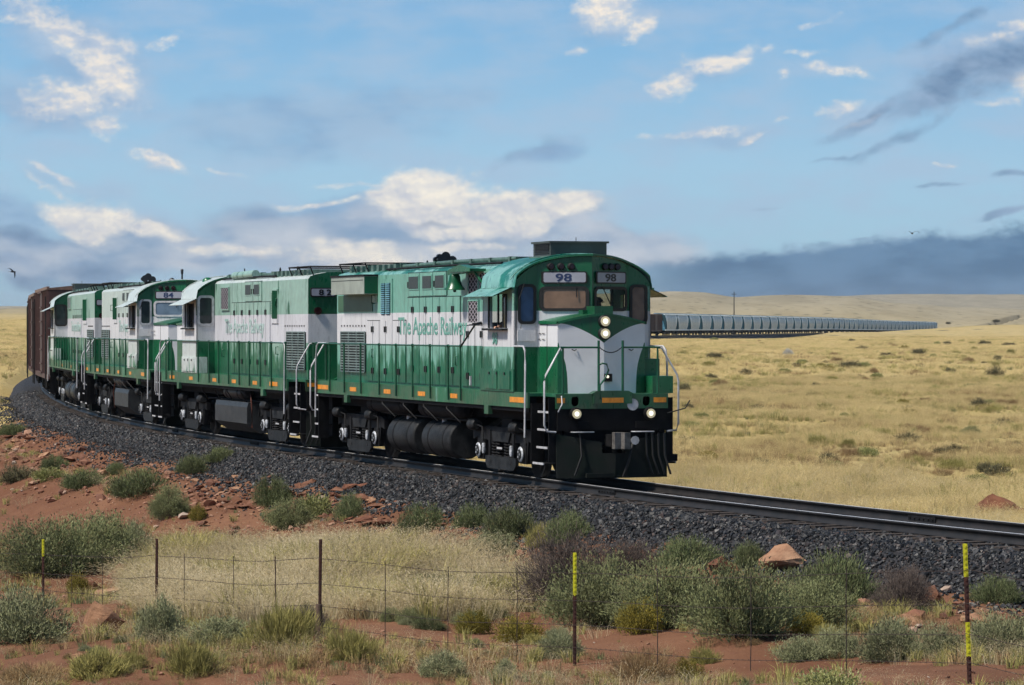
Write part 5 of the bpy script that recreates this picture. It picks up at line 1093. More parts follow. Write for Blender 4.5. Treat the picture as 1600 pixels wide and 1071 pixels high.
mh, t, b = new_mat('pale_blue_white_hopper_paint')
co = t.new('ShaderNodeTexCoord').outputs['Object']; z_ = t.new('ShaderNodeSeparateXYZ'); t.put(z_.inputs[0], co)
hn = t.noise(t.map(co, scale=(1, 1, .25)), 1.1, 5, .6)
oi = t.new('ShaderNodeObjectInfo').outputs['Random']
t.put(b.inputs['Base Color'], t.mix(t.math('MULTIPLY', oi, .5), t.mix(t.rng(hn, .35, .7), (.9, .94, .94), (.70, .79, .83)), (.55, .66, .72))); b.inputs['Roughness'].default_value = .45
mhb = simple('blue_hopper_slope_sheet', (.035, .16, .24), .5, var=.3)
mrib = simple('hopper_rib_grey_blue', (.27, .38, .45), .5, var=.2)
def hopper_parts():
    hl = 8.35
    sec = [(-1.30, 1.0), (-1.42, 1.3), (-1.53, 2.0), (-1.56, 2.8), (-1.50, 3.6), (-1.28, 4.2), (-.9, 4.48), (0, 4.58)]
    sec = sec + [(-u, v) for u, v in reversed(sec[:-1])]
    parts = {}
    m = MB(); nx = 3
    xs = [-hl + .25, hl - .25]
    # side skin: lower corners cut back in a slope at both ends
    def endx(v): return hl - .25 - np.interp(v, [1.0, 3.9, 4.6], [2.5, .15, .0])
    A = [(-endx(v), u, v) for u, v in sec]; B = [(endx(v), u, v) for u, v in sec]; k = len(sec)
    m.add(A + B, [(i, i + 1, k + i + 1, k + i) for i in range(k - 1)], mh, True); parts['body'] = m.mesh('body')
    m = MB()
    for i in range(7):
        xx = -4.8 + i * 1.6
        for sg in (1, -1):
            pts = [(xx, sg * (-u + .02), v) for u, v in sec[1:6]]
            m.tube(pts, .05, mrib, 4)
    m.box(-hl, hl, -1.5, -1.38, 1.0, 1.28, mh); m.box(-hl, hl, 1.38, 1.5, 1.0, 1.28, mh); m.box(-hl, hl, -1.35, -1.2, 4.3, 4.42, mh); m.box(-hl, hl, 1.2, 1.35, 4.3, 4.42, mh); parts['side_ribs'] = m.mesh('side_ribs')
    for e in (1, -1):
        m = MB(); m.add([(e * endx(v), u, v) for u, v in sec], [tuple(range(k))], mhb)
        for yy in (-1.38, 1.38): m.tube([(e * (hl - .12), yy, 1.1), (e * (hl - .12), yy, 4.4)], .05, mhb, 4)
        m.add([(e * (hl - .1), -1.45, 1.1), (e * (hl - .1), 1.45, 1.1), (e * (hl - .6), .9, 3.1), (e * (hl - .6), -.9, 3.1)], [(0, 1, 2, 3)], mhb)
        m.box(e * (hl - 1.5), e * (hl + .1), -1.4, 1.4, .95, 1.08, M['dark']); parts['end_slope_sheet%d' % e] = m.mesh('end_slope_sheet')
    m = MB(); m.box(-hl, hl, -.35, .35, .75, 1.1, M['dark'])
    for xx in (-3.6, -1.2, 1.2, 3.6): m.prism([(-1.0, 1.2), (1.0, 1.2), (.3, .42), (-.3, .42)], lambda u, v, d: (xx + u, d, v), -1.1, 1.1, M['dark'])
    m.box(-hl - .5, hl + .5, -.12, .12, .78, .95, M['dark']); parts['discharge_gates'] = m.mesh('discharge_gates')
    m = MB(); m.box(-hl, hl, -.5, .5, 4.62, 4.68, mrib); 
    for e in (-1, 1): m.box(-hl, hl, e * 1.0 - .03, e * 1.0 + .03, 4.5, 4.7, mrib)
    parts['roof_walkway'] = m.mesh('roof_walkway')
    m = MB()
    for bx in (-6.3, 6.3):
        for ax in (-.88, .88):
            for sg in (1, -1): m.lathe((bx + ax, sg * .72, .44), 'y', [(-.06, .45), (.06, .45)], M['dark'], 12)
        for sg in (1, -1): m.box(bx - 1.1, bx + 1.1, sg * .95, sg * 1.05, .3, .75, M['dark'])
    parts['wheel_trucks'] = m.mesh('wheel_trucks')
    return parts
HP = hopper_parts()
s680 = float(np.interp(680, PY, PS))
# a boxcar leads the hoppers where the train reappears beside the lead locomotive
bx = boxcar(s680 - 17.2, 16.0, 'faded pink-brown boxcar in front of the line of blue-white hopper cars', 4.5)
for ch in bx.children: pass
bx['group'] = ''; del bx['group']
s_ = s680 + .3; NH = 0
while True:
    mid = tp(s_ + 9)
    if mid[1] > 1490: break
    a, b2 = tp(s_ + 2.6), tp(s_ + 15.4); d = Vector(a[:2]) - Vector(b2[:2]); ang = math.atan2(d.y, d.x)
    first = NH == 0
    lb = 'pale blue-white covered hopper car in the long distant line on the far track' if not first else 'nearest blue-white hopper car, coupled directly behind the pink-brown boxcar'
    r = empty('hopper_car', ((a[0] + b2[0]) / 2, (a[1] + b2[1]) / 2, (a[2] + b2[2]) / 2), ang, lb, 'hopper car', 'blue-white hopper cars in a long line across the plain')
    for nm, mesh_ in HP.items():
        link(bpy.data.objects.new(nm.rstrip('-1').rstrip('1'), mesh_), r)
    s_ += 17.9; NH += 1
print('hoppers', NH)

# ------------------------------------------------------------------ vegetation materials and source meshes
def leafmat(name, cols, rough=.8, trans=.25, spotscale=.6, soft=.35):
    m, t, b = new_mat(name)
    g = t.new('ShaderNodeNewGeometry'); oi = t.new('ShaderNodeObjectInfo')
    r = t.math('FRACT', t.math('ADD', g.outputs['Random Per Island'], t.math('MULTIPLY', oi.outputs['Random'], .35)))
    c = t.ramp(r, [(i / (len(cols) - 1), q) for i, q in enumerate(cols)])
    pn = t.noise(t.map(g.outputs['Position'], scale=(1, .5, 1)), spotscale, 4, .6)
    c = t.mix(t.math('MULTIPLY', t.rng(pn, .35, .7), .45), c, tuple(q * .55 for q in cols[0]))
    t.put(b.inputs['Base Color'], c); b.inputs['Roughness'].default_value = rough; b.inputs['Specular IOR Level'].default_value = .2
    # shading normals bent upward, brightening the foliage as if it faced the sky
    vm = t.new('ShaderNodeMix'); vm.data_type = 'VECTOR'; vm.inputs[0].default_value = soft; t.put(vm.inputs[4], g.outputs['Normal']); vm.inputs[5].default_value = (0, 0, 1); t.l.new(vm.outputs[1], b.inputs['Normal'])
    tr = t.new('ShaderNodeBsdfTranslucent'); t.put(tr.inputs[0], c)
    mx = t.new('ShaderNodeMixShader'); mx.inputs[0].default_value = trans
    o = next(x for x in t.n if x.type == 'OUTPUT_MATERIAL')
    t.l.new(b.outputs[0], mx.inputs[1]); t.l.new(tr.outputs[0], mx.inputs[2]); t.l.new(mx.outputs[0], o.inputs[0]); return m
mtwig = simple('grey_brown_twig', (.10, .075, .06), .9, var=.4)
VG = dict(
    sage=leafmat('sage_leaf', [(.14, .13, .065), (.19, .21, .09), (.25, .275, .12), (.32, .34, .17)], soft=.6),
    palesage=leafmat('pale_sage_leaf', [(.19, .17, .10), (.23, .25, .12), (.31, .33, .17), (.40, .41, .24)], soft=.6),
    green=leafmat('fresh_green_leaf', [(.10, .085, .045), (.09, .12, .045), (.16, .2, .08), (.25, .28, .13)], soft=.5),
    yellow=leafmat('yellow_flower_head', [(.10, .09, .02), (.24, .19, .03), (.34, .28, .05)]),
    twiggy=leafmat('dry_purple_brown_twig', [(.06, .045, .04), (.125, .095, .08), (.21, .165, .135)]),
    lime=leafmat('pale_lime_leaf', [(.16, .17, .05), (.32, .33, .12), (.42, .42, .2)]))
VG['gold'] = leafmat('golden_feather_grass', [(.5, .37, .15), (.76, .6, .28), (.88, .75, .42)], .7, .3, .25, .85)
VG['beige'] = leafmat('beige_feather_grass', [(.44, .34, .18), (.64, .53, .32), (.76, .67, .47)], .7, .3, .25, .8)
VG['olive'] = leafmat('olive_grass', [(.22, .21, .06), (.42, .38, .12), (.6, .52, .2)], .8, .3, .4, .75)
VG['rust'] = leafmat('rust_brown_weed', [(.2, .12, .055), (.38, .25, .12), (.54, .38, .2)], .8, .3, .4, .7)
VG['dead'] = leafmat('dark_dead_scrub', [(.06, .05, .03), (.13, .115, .06), (.2, .19, .1)], .9, .1, .6, .4)

def tri_leaves(P, D, L, Wd, rg):
    """leaf triangles: P base, D direction, L length, Wd width"""
    nn = len(P); up = rg.normal(size=(nn, 3)); sd = np.cross(D, up); sd /= np.linalg.norm(sd, axis=1)[:, None] + 1e-6
    A = P - sd * Wd[:, None] * .5; B = P + sd * Wd[:, None] * .5; C = P + D * L[:, None] + sd * Wd[:, None] * rg.uniform(-.3, .3, (nn, 1))
    Dm = P + D * (L * .55)[:, None] + sd * Wd[:, None] * .55
    V = np.stack([A, B, Dm, C], 1).reshape(-1, 3); Fc = (np.arange(nn)[:, None] * 4 + np.array([[0, 1, 2, 3]]))
    return V, Fc
def shrub_mesh(name, mat, seed, nst=90, nleaf=5200, flat=.8, leaf=.05, lw=.016, up=.5, ragged=.25):
    """unit shrub (about 1 wide, flat*1 high): curved stems with leaves clustered along their outer parts"""
    rg = np.random.default_rng(seed)
    th_ = rg.uniform(0, 2 * np.pi, nst); el_ = np.arccos(rg.uniform(.02, 1, nst)); R = .5 * (1 - ragged * rg.random(nst)) * (1 + .22 * np.sin(th_ * 2 + seed) * np.sin(el_))
    tip = np.stack([R * np.sin(el_) * np.cos(th_), R * np.sin(el_) * np.sin(th_), R * np.cos(el_) * 2 * flat * .75 + .1 * flat], -1)
    base = np.stack([tip[:, 0] * .12, tip[:, 1] * .12, np.zeros(nst)], -1)
    k = rg.integers(0, nst, nleaf); tt_ = rg.beta(3.2, 1.3, nleaf)
    P = base[k] * (1 - tt_[:, None]) + tip[k] * tt_[:, None]
    P[:, 2] = base[k, 2] * (1 - tt_) + tip[k, 2] * tt_ ** .8 
    P += rg.normal(scale=.032, size=P.shape) * (1 + .4 * tt_[:, None]); P[:, 2] = np.maximum(P[:, 2], .005)
    D = (tip - base)[k]; D = D / np.linalg.norm(D, axis=1)[:, None] + rg.normal(scale=.55, size=P.shape) + np.array([0, 0, up]); D /= np.linalg.norm(D, axis=1)[:, None]
    V, Fc = tri_leaves(P, D, leaf * rg.uniform(.5, 1.5, nleaf), lw * rg.uniform(.7, 1.4, nleaf), rg)
    f_ = mesh_np(name, V, Fc, mat)
    # stems
    nn = min(nst, 60); S = []; SF = []
    for i in range(nn):
        b0, t0 = base[i], tip[i]; mid = (b0 + t0) / 2; mid[2] = b0[2] + (t0[2] - b0[2]) * .58
        d = t0 - b0; sd = np.cross(d, [0, 0, 1.0]); sd = sd / (np.linalg.norm(sd) + 1e-6) * .006
        q = len(S); S += [b0 - sd * 1.6, b0 + sd * 1.6, mid - sd, mid + sd, t0]; SF += [(q, q + 1, q + 3, q + 2), (q + 2, q + 3, q + 4, q + 4)]
    SF = [f for f in SF]; me2 = bpy.data.meshes.new(name + '_stems'); me2.from_pydata([tuple(v) for v in S], [], [f if f[2] != f[3] else f[:3] for f in SF]); me2.materials.append(mtwig)
    return f_, me2
SH = {}
for kind, kw, nv in (('sage', dict(nleaf=22000, nst=150, leaf=.026, lw=.0075), 3), ('palesage', dict(nleaf=15000, nst=120, flat=.6, leaf=.034, lw=.008), 2), ('green', dict(nleaf=12000, nst=120, flat=.55, leaf=.045, lw=.006, up=1.1), 2),
                     ('yellow', dict(nleaf=7000, flat=.62, leaf=.03, lw=.013, ragged=.12), 2), ('twiggy', dict(nleaf=17000, nst=130, leaf=.05, lw=.0035, ragged=.35), 2), ('lime', dict(nleaf=3600, flat=.5, leaf=.04, lw=.02), 1), ('dead', dict(nleaf=4500, flat=.6, leaf=.07, lw=.009, ragged=.5), 2), ('rust', dict(nleaf=9000, flat=.55, leaf=.06, lw=.0035, up=.9, ragged=.45), 2), ('olive', dict(nleaf=6500, flat=.6, leaf=.1, lw=.006, up=1.2, ragged=.4), 2)):
    SH[kind] = [shrub_mesh(kind + '_foliage', VG[kind], 11 + i * 7 + len(kind), **kw) for i in range(nv)]
def shrub(kind, px, py, wpx, hpx, label, group=None, name=None):
    """a plant whose foot stands at the given bearing; width and height by its apparent size there"""
    p = gp(px, py); k = F / p.y; w, h = wpx / k, hpx / k
    f_, s_m = random.choice(SH[kind]); 
    r = empty(name or {'sage': 'sagebrush', 'palesage': 'sagebrush', 'green': 'green_shrub', 'yellow': 'rabbitbrush', 'twiggy': 'dry_bush', 'lime': 'rabbitbrush', 'dead': 'desert_shrub', 'rust': 'dry_weed', 'olive': 'grass_clump'}[kind], p + Vector((0, w * .3, -.03)), random.uniform(0, 6.28), label,
              {'sage': 'sagebrush', 'palesage': 'sagebrush', 'green': 'shrub', 'yellow': 'rabbitbrush', 'twiggy': 'bush', 'lime': 'rabbitbrush', 'dead': 'shrub', 'rust': 'weed', 'olive': 'grass clump'}[kind], group)
    fl = {'sage': .8, 'palesage': .6, 'green': .55, 'yellow': .62, 'twiggy': .8, 'lime': .5, 'dead': .6, 'rust': .55, 'olive': .6}[kind]
    r.scale = (w * 1.05, w * random.uniform(.8, 1.05), h / fl * 1.12)
    link(bpy.data.objects.new('foliage', f_), r)
    if wpx > 35: link(bpy.data.objects.new('stems', s_m), r)
    return r
G_S = 'grey-green sagebrush in the foreground scrub'; G_G = 'green plants growing along the foot of the ballast bank'; G_F = 'dark shrubs dotted over the golden plain'
big = [('sage', 60, 905, 170, 110, 'large sagebrush at the far left edge behind the first yellow-topped post'), ('sage', 150, 893, 150, 105, 'tall sagebrush just left of the golden grass, behind the flat red rocks'), ('palesage', 205, 880, 90, 70, 'loose pale sagebrush at the left edge of the golden grass'),
       ('palesage', 22, 1008, 165, 95, 'wide pale sagebrush in the bottom left corner in front of the red boulder'), ('palesage', 248, 1006, 120, 76, 'pale sagebrush right of the red-brown boulder at lower left'), ('palesage', 340, 1010, 120, 50, 'low pale sagebrush between the two left rusty posts'),
       ('sage', 262, 812, 80, 60, 'round sagebrush alone on the bare red soil below the second locomotive'), ('twiggy', 890, 955, 190, 145, 'large dark grey-brown dry bush behind the wire left of the yellow-topped centre post'), ('twiggy', 985, 905, 120, 70, 'grey-brown twiggy bush between big sage and the ballast'),
       ('sage', 935, 985, 180, 125, 'tall sagebrush immediately right of the yellow-topped centre post'), ('sage', 1050, 985, 200, 130, 'broad sagebrush right of centre with dark interior'), ('sage', 1165, 1005, 200, 140, 'largest grey-green sagebrush, below the pale sandstone boulder'),
       ('sage', 1270, 985, 150, 90, 'sagebrush in front of the dark green shrub on the right'), ('green', 1310, 945, 170, 85, 'dark green domed shrub at the foot of the ballast on the right'), ('twiggy', 1415, 960, 120, 85, 'dry purple-brown bush left of the yellow and rust post'),
       ('palesage', 1395, 1035, 120, 75, 'pale sagebrush on bare soil left of the yellow and rust post'), ('palesage', 1470, 1030, 90, 60, 'small pale sagebrush beside the foot of the right fence post'), ('palesage', 1575, 1022, 120, 70, 'pale sagebrush at the right edge of the picture'),
       ('palesage', 1255, 1035, 90, 45, 'low pale sagebrush in front of the yellow rabbitbrush'), ('palesage', 1310, 1030, 80, 55, 'small sagebrush between two larger ones near the right fence wire'), ('green', 1560, 945, 90, 50, 'green weed at the ballast foot by the right edge'),
       ('yellow', 740, 992, 66, 44, 'olive-yellow rabbitbrush, left one of the two on the sandy patch'), ('yellow', 812, 1004, 86, 42, 'low domed yellow rabbitbrush, right one of the two on the sandy patch'), ('yellow', 1262, 992, 66, 40, 'yellow rabbitbrush flowering among the right-hand sagebrush'),
       ('yellow', 1000, 992, 70, 60, 'thin yellow-green rabbitbrush right of the centre post'), ('yellow', 1076, 1066, 60, 42, 'yellow rabbitbrush at the bottom edge right of centre'), ('lime', 1300, 1092, 110, 52, 'pale lime rabbitbrush cut off by the bottom edge'),
       ('yellow', 120, 932, 40, 40, 'small yellow-green bush between the two left rocks'), ('yellow', 308, 815, 32, 30, 'small olive bush right of the lone round sagebrush'), ('green', 425, 792, 75, 52, 'bright green shrub on the red rubble below locomotive 82'),
       ('sage', 450, 828, 85, 55, 'sagebrush at the back edge of the golden grass'), ('lime', 492, 812, 55, 45, 'yellow-green flowering bush at the back of the golden grass'), ('green', 545, 812, 60, 45, 'dark green shrub at the foot of the bank behind the second rusty post'),
       ('green', 655, 838, 85, 55, 'dark green shrub growing on the black ballast slope'), ('green', 735, 828, 60, 45, 'small green shrub at the ballast foot below the fuel tanks'), ('green', 795, 848, 100, 60, 'leafy green shrub below the lead engine truck'),
       ('olive', 845, 858, 60, 40, 'olive grass clump beside the leafy green shrub'), ('green', 890, 850, 100, 55, 'feathery green shrub on the ballast foot below the plow'), ('green', 1080, 885, 110, 50, 'green shrub left of the dark red boulder on the bank'), ('green', 1170, 888, 60, 45, 'upright green plant between the two boulders'),
       ('twiggy', 470, 985, 110, 45, 'dark tangle of dead twigs left of the wooden-footed post'), ('palesage', 875, 1030, 80, 48, 'small sagebrush left of the centre post foot'), ('sage', 640, 975, 60, 30, 'low green plant on sand between the middle posts'), ('sage', 610, 972, 46, 28, 'tiny green plant on sand right of the wooden-footed post'), ('green', 670, 985, 60, 26, 'flat green plant on the sandy patch'),
       ('palesage', 790, 1065, 60, 40, 'grey-green weed at the bottom edge near the centre'), ('palesage', 690, 1060, 110, 45, 'pale weed at the bottom edge left of centre'), ('rust', 1010, 1068, 130, 62, 'feathery rust-brown weed at the bottom right of the centre post'), ('rust', 50, 1078, 130, 50, 'rust-brown weed in the bottom left corner'),
       ('olive', 300, 1060, 110, 60, 'olive grass clump at the bottom edge left of the wooden-footed post'), ('olive', 440, 1015, 110, 75, 'tall olive grass clump left of the wooden-footed post'), ('olive', 545, 1035, 90, 55, 'olive grass clump right of the wooden-footed post'), ('olive', 150, 1062, 120, 50, 'olive grass clump at the bottom left'),
       ('green', 345, 722, 70, 26, 'dark green shrub high on the ballast slope below locomotive 82'), ('green', 298, 742, 60, 34, 'dark green shrub below the one on the ballast slope'), ('green', 215, 778, 130, 48, 'wide dark green thicket above the bare red soil'), ('green', 130, 764, 100, 32, 'green thicket at the left of the bare red soil'),
       ('dead', 22, 755, 60, 34, 'dark round shrub at the left edge above the bare red soil'), ('green', 82, 735, 64, 26, 'dark green shrub on the left bank under the third engine'), ('green', 180, 742, 40, 22, 'small dark shrub on the red bank'), ('green', 18, 682, 50, 22, 'dark green plant at the left end of the ballast'), ('lime', 75, 752, 60, 24, 'light green plant left of the thicket'),
       ('sage', 700, 950, 150, 60, 'green sage drift behind the sandy patch'), ('olive', 780, 955, 110, 55, 'olive grass at the foot of the big dry bush'), ('sage', 590, 900, 60, 30, 'green bush amid the golden grass')]
for a in big: shrub(*a)
rr1 = random.Random(9)
for _k in range(46):   # low plants between the larger ones
    _x = rr1.uniform(0, 1600); _y = rr1.uniform(930, 1068) if _x > 250 else rr1.uniform(960, 1068); _w = rr1.uniform(26, 62)
    if 900 < _x < 1500 and 1030 < _y < 1062 and rr1.random() < .8: continue
    _kd = rr1.choice(['palesage', 'olive', 'olive', 'rust', 'sage']); _dn = {'palesage': 'low pale grey-green plant', 'olive': 'low olive grass clump', 'rust': 'low rust-brown weed', 'sage': 'low dark grey-green plant'}[_kd]
    _sd = 'left of the wooden-footed post' if _x < 500 else ('between the wooden-footed and centre posts' if _x < 900 else 'right of the centre post')
    shrub(_kd, _x, _y, _w, _w * rr1.uniform(.35, .6), _dn + ' in the foreground, ' + _sd, _dn + 's ' + _sd)
for _k in range(26):
    _x = rr1.uniform(280, 800); _y = rr1.uniform(865, 955); _w = rr1.uniform(40, 90)
    shrub(rr1.choice(['green', 'olive', 'olive', 'palesage']), _x, _y, _w, _w * .5, 'green tuft showing through the golden feathery grass', 'green tufts within the golden grass')
# shrubs scattered over the plain beyond the track
rr0 = random.Random(3)
fld = [(1232, 556, 22, 12, 'palesage'), (1118, 562, 26, 14, 'dead'), (1244, 574, 20, 9, 'dead'), (1165, 586, 22, 12, 'dead'), (1226, 584, 24, 10, 'lime'), (1330, 577, 44, 16, 'dead'), (1350, 575, 22, 11, 'lime'), (1386, 558, 26, 9, 'dead'), (1436, 556, 26, 14, 'dead'), (1485, 586, 28, 13, 'dead'),
       (1557, 592, 34, 22, 'dead'), (1556, 575, 20, 10, 'olive'), (1578, 541, 24, 7, 'dead'), (1540, 540, 30, 9, 'dead'), (1557, 504, 17, 6, 'dead'), (1482, 507, 9, 5, 'dead'), (1128, 606, 30, 16, 'rust'), (1070, 612, 26, 15, 'dead'), (1290, 645, 36, 16, 'olive'), (1354, 650, 24, 10, 'dead'), (1418, 645, 30, 13, 'dead'), (1534, 640, 42, 20, 'dead'), (1546, 632, 16, 9, 'lime'),
       (1095, 655, 26, 12, 'lime'), (1212, 655, 24, 12, 'lime'), (1145, 665, 18, 8, 'lime'), (1378, 685, 40, 18, 'olive'), (1432, 678, 26, 11, 'lime'), (1518, 680, 34, 16, 'sage'), (1486, 676, 30, 12, 'olive'), (1590, 700, 24, 14, 'dead'), (1240, 694, 22, 10, 'lime'), (1265, 688, 16, 8, 'yellow'), (1530, 620, 20, 9, 'rust'), (1304, 556, 16, 7, 'rust'), (1410, 556, 20, 8, 'rust'),
       (1195, 710, 60, 18, 'rust'), (1330, 715, 50, 18, 'rust'), (1440, 720, 60, 20, 'rust'), (1560, 745, 60, 22, 'dead'), (1490, 735, 50, 18, 'olive'), (1100, 720, 50, 16, 'rust'), (1325, 700, 30, 16, 'olive'), (1255, 600, 20, 8, 'rust'), (1380, 612, 24, 8, 'rust'), (1455, 612, 24, 8, 'olive'), (1075, 640, 24, 12, 'dead'), (1180, 634, 26, 10, 'olive'), (8, 560, 14, 6, 'dead'), (30, 545, 10, 4, 'dead')]
for _k in range(120):
    _y = 532 + 230 * rr0.random() ** 1.3; _w = (10 + (_y - 520) * .13) * rr0.uniform(.6, 1.4); fld.append((rr0.uniform(1050, 1600), _y, _w, _w * rr0.uniform(.3, .5), rr0.choice(['dead', 'dead', 'rust', 'rust', 'olive', 'lime', 'yellow'])))
LBF = {'dead': 'dark dry shrub standing in the golden grass of the plain', 'palesage': 'single whitish bush in the golden plain, brightest of the shrubs there', 'lime': 'yellow-green bush dotted in the golden plain', 'olive': 'olive-green clump dotted in the golden plain', 'rust': 'rust-brown scrub patch in the golden plain', 'sage': 'grey-green sagebrush alone in the golden plain at right', 'yellow': 'small yellow bush in the golden plain'}
mwhite = leafmat('whitish_seed_bush', [(.5, .48, .42), (.66, .63, .56), (.75, .72, .66)])
for (a, b_, w_, h_, k_) in fld:
    r = shrub(k_, a, b_, w_, h_, LBF[k_], 'bushes dotted over the golden plain' + {'dead': ', dark ones', 'lime': ', yellow-green ones', 'olive': ', olive ones', 'rust': ', rusty ones', 'yellow': ', small yellow ones'}.get(k_, ''))
    if k_ == 'palesage':
        for ch in r.children:
            ch.data = ch.data.copy(); ch.data.materials.clear(); ch.data.materials.append(mwhite)

# ------------------------------------------------------------------ rocks
def rock_mesh(name, mat, seed, flat=.6, peak=0.0):
    """angular rock: the hull of a few random points, roughened"""
    import bmesh
    rg = np.random.default_rng(seed); bm = bmesh.new()
    for i in range(13):
        p = Vector(rg.normal(size=3)); p.normalize(); p *= rg.uniform(.4, .56); p.z *= .85; bm.verts.new(p)
    if peak: bm.verts.new((.05, 0, .5 + peak)); bm.verts.new((-.12, .1, .42 + peak * .6))
    r_ = bmesh.ops.convex_hull(bm, input=list(bm.verts)); bmesh.ops.delete(bm, geom=[v for v in bm.verts if not v.link_faces], context='VERTS')
    bmesh.ops.subdivide_edges(bm, edges=list(bm.edges), cuts=3, use_grid_fill=True)
    for v in bm.verts:
        p = v.co; d_ = float(fbm(np.array([p.x * 4 + seed]), np.array([p.y * 4 + p.z * 3]), 4)[0]); v.co = p * (1 + .16 * d_); v.co.z *= flat
    me = bpy.data.meshes.new(name); bm.to_mesh(me); bm.free(); me.materials.append(mat); return me
def rockmat(name, a, b_, c_):
    m, t, bs = new_mat(name); co = t.new('ShaderNodeTexCoord').outputs['Object']
    n_ = t.noise(co, 2.2, 8, .65); st = t.noise(t.map(co, scale=(1, 1, 7)), 1.5, 5, .6)
    t.put(bs.inputs['Base Color'], t.mix(t.math('MULTIPLY', t.rng(st, .5, .7), .5), t.mix(t.rng(n_, .35, .65), a, b_), c_)); bs.inputs['Roughness'].default_value = .9; bs.inputs['Specular IOR Level'].default_value = .2
    bp = t.new('ShaderNodeBump'); bp.inputs['Strength'].default_value = .8; bp.inputs['Distance'].default_value = .05; t.put(bp.inputs['Height'], t.math('ADD', t.noise(co, 6, 8, .7), st)); t.l.new(bp.outputs[0], bs.inputs['Normal']); return m
mr1 = rockmat('pale_sandstone', (.33, .17, .10), (.44, .26, .16), (.22, .11, .07)); mr2 = rockmat('red_sandstone', (.17, .075, .045), (.25, .125, .078), (.11, .05, .035)); mr3 = rockmat('brown_red_rock', (.13, .055, .035), (.23, .10, .06), (.09, .04, .03))
def rock(px, py, w, h, mat, seed, label, group=None, depth=.8, name='boulder', cat='boulder', peak=0.0):
    p = gp(px, py); k = F / p.y; W_, H_ = w / k, h / k
    me = rock_mesh(name, mat, seed, peak=peak); o = bpy.data.objects.new(name, me); link(o, None, label=label, category=cat, group=group)
    bb = np.array([v.co for v in me.vertices]); lo_, hi_ = bb.min(0), bb.max(0); sz_ = hi_ - lo_
    o.scale = (W_ / sz_[0], W_ * depth / sz_[1], H_ * 1.25 / sz_[2]); o.location = p + Vector((0, W_ * .3, -H_ * .2 - lo_[2] * o.scale[2])); o.rotation_euler = (random.uniform(-.1, .1), random.uniform(-.15, .15), random.uniform(0, 6)); 
    o.rotation_euler = (0, random.uniform(-.12, .12), random.uniform(-.35, .35)); return o
rock(1224, 897, 92, 44, mr1, 15, 'pale sandstone boulder with a pointed top lying on the ballast slope', peak=.03); rock(1135, 897, 58, 26, mr3, 5, 'dark red jagged rock left of the pale sandstone boulder')
mr4 = rockmat('brown_sandstone', (.24, .125, .07), (.33, .18, .105), (.13, .065, .04))
rock(146, 996, 72, 54, mr4, 34, 'red-brown boulder at lower left in front of the flat rocks'); rock(200, 916, 74, 34, mr3, 41, 'layered dark red rock behind the lower-left boulder, under the sagebrush')
rock(134, 930, 42, 26, mr2, 21, 'rounded red rock between the lower-left boulder and the small yellow bush'); rock(158, 932, 60, 10, mr1, 22, 'flat pale slab beside the rounded red rock')
rock(1552, 816, 78, 42, mr3, 34, 'red-brown boulder beyond the far rail at the right edge'); rock(1596, 820, 56, 28, mr2, 33, 'smaller red rock right of the boulder beyond the far rail')
rock(1427, 980, 62, 18, mr1, 41, 'low flat pale rock among the sagebrush left of the right fence post'); rock(1472, 948, 50, 28, mr2, 43, 'reddish rock under the ballast edge near the dry bush'); rock(1522, 976, 40, 16, mr1, 47, 'small pale rock just right of the yellow and rust post')
rock(508, 1008, 16, 12, mr2, 51, 'small red stone on sand beside the wooden-footed post', cat='rock', name='rock'); rock(678, 1020, 18, 14, mr3, 53, 'small pointed brown stone in the grass left of the centre', cat='rock', name='rock'); rock(780, 1046, 56, 12, mr1, 55, 'flat pale slab on soil near the bottom centre', cat='rock', name='rock'); rock(120, 1032, 20, 10, mr1, 57, 'small pale stone in front of the bottom left sagebrush', cat='rock', name='rock')
RKM = [rock_mesh('rock', q, 60 + i) for i, q in enumerate((mr2, mr3, mr1, mr2, mr3, mr2))]
rr = random.Random(5)
def place_rock(px, py, size_m, grp='red sandstone rocks strewn down the bank', lb='rough red sandstone rock strewn on the bank between ballast and scrub'):
    p = gp(px, py); o = bpy.data.objects.new('rock', rr.choice(RKM)); link(o, None, label=lb, category='rock', group=grp)
    o.location = p + Vector((0, 0, size_m * .12)); o.scale = (size_m * rr.uniform(.9, 1.5), size_m * rr.uniform(.8, 1.3), size_m * rr.uniform(.5, 1.3)); o.rotation_euler = (rr.uniform(-.3, .3), rr.uniform(-.3, .3), rr.uniform(0, 6.3))
for k in range(150):
    px = rr.uniform(270, 600); c_ = 748 + (px - 270) * .12; place_rock(px, c_ + rr.gauss(18, 22), rr.choice([.13, .16, .2, .26, .36]) * rr.uniform(.7, 1.2), 'red sandstone rocks below the second locomotive', 'rough red sandstone rock on the rubble bank below the second locomotive')
for k in range(60):
    px = rr.uniform(600, 860); place_rock(px, 838 + (px - 600) * .09 + rr.gauss(10, 14), rr.choice([.12, .16, .2, .28]) * rr.uniform(.7, 1.2), 'red rocks at the ballast foot below the lead locomotive', 'small red rock at the ballast foot below the lead locomotive')
for k in range(50):
    px = rr.uniform(0, 170); place_rock(px, 690 + px * .33 + rr.gauss(6, 12), rr.choice([.18, .22, .3, .42]), 'red rocks on the bank at the left edge', 'red rock on the bare bank near the left edge of the view')

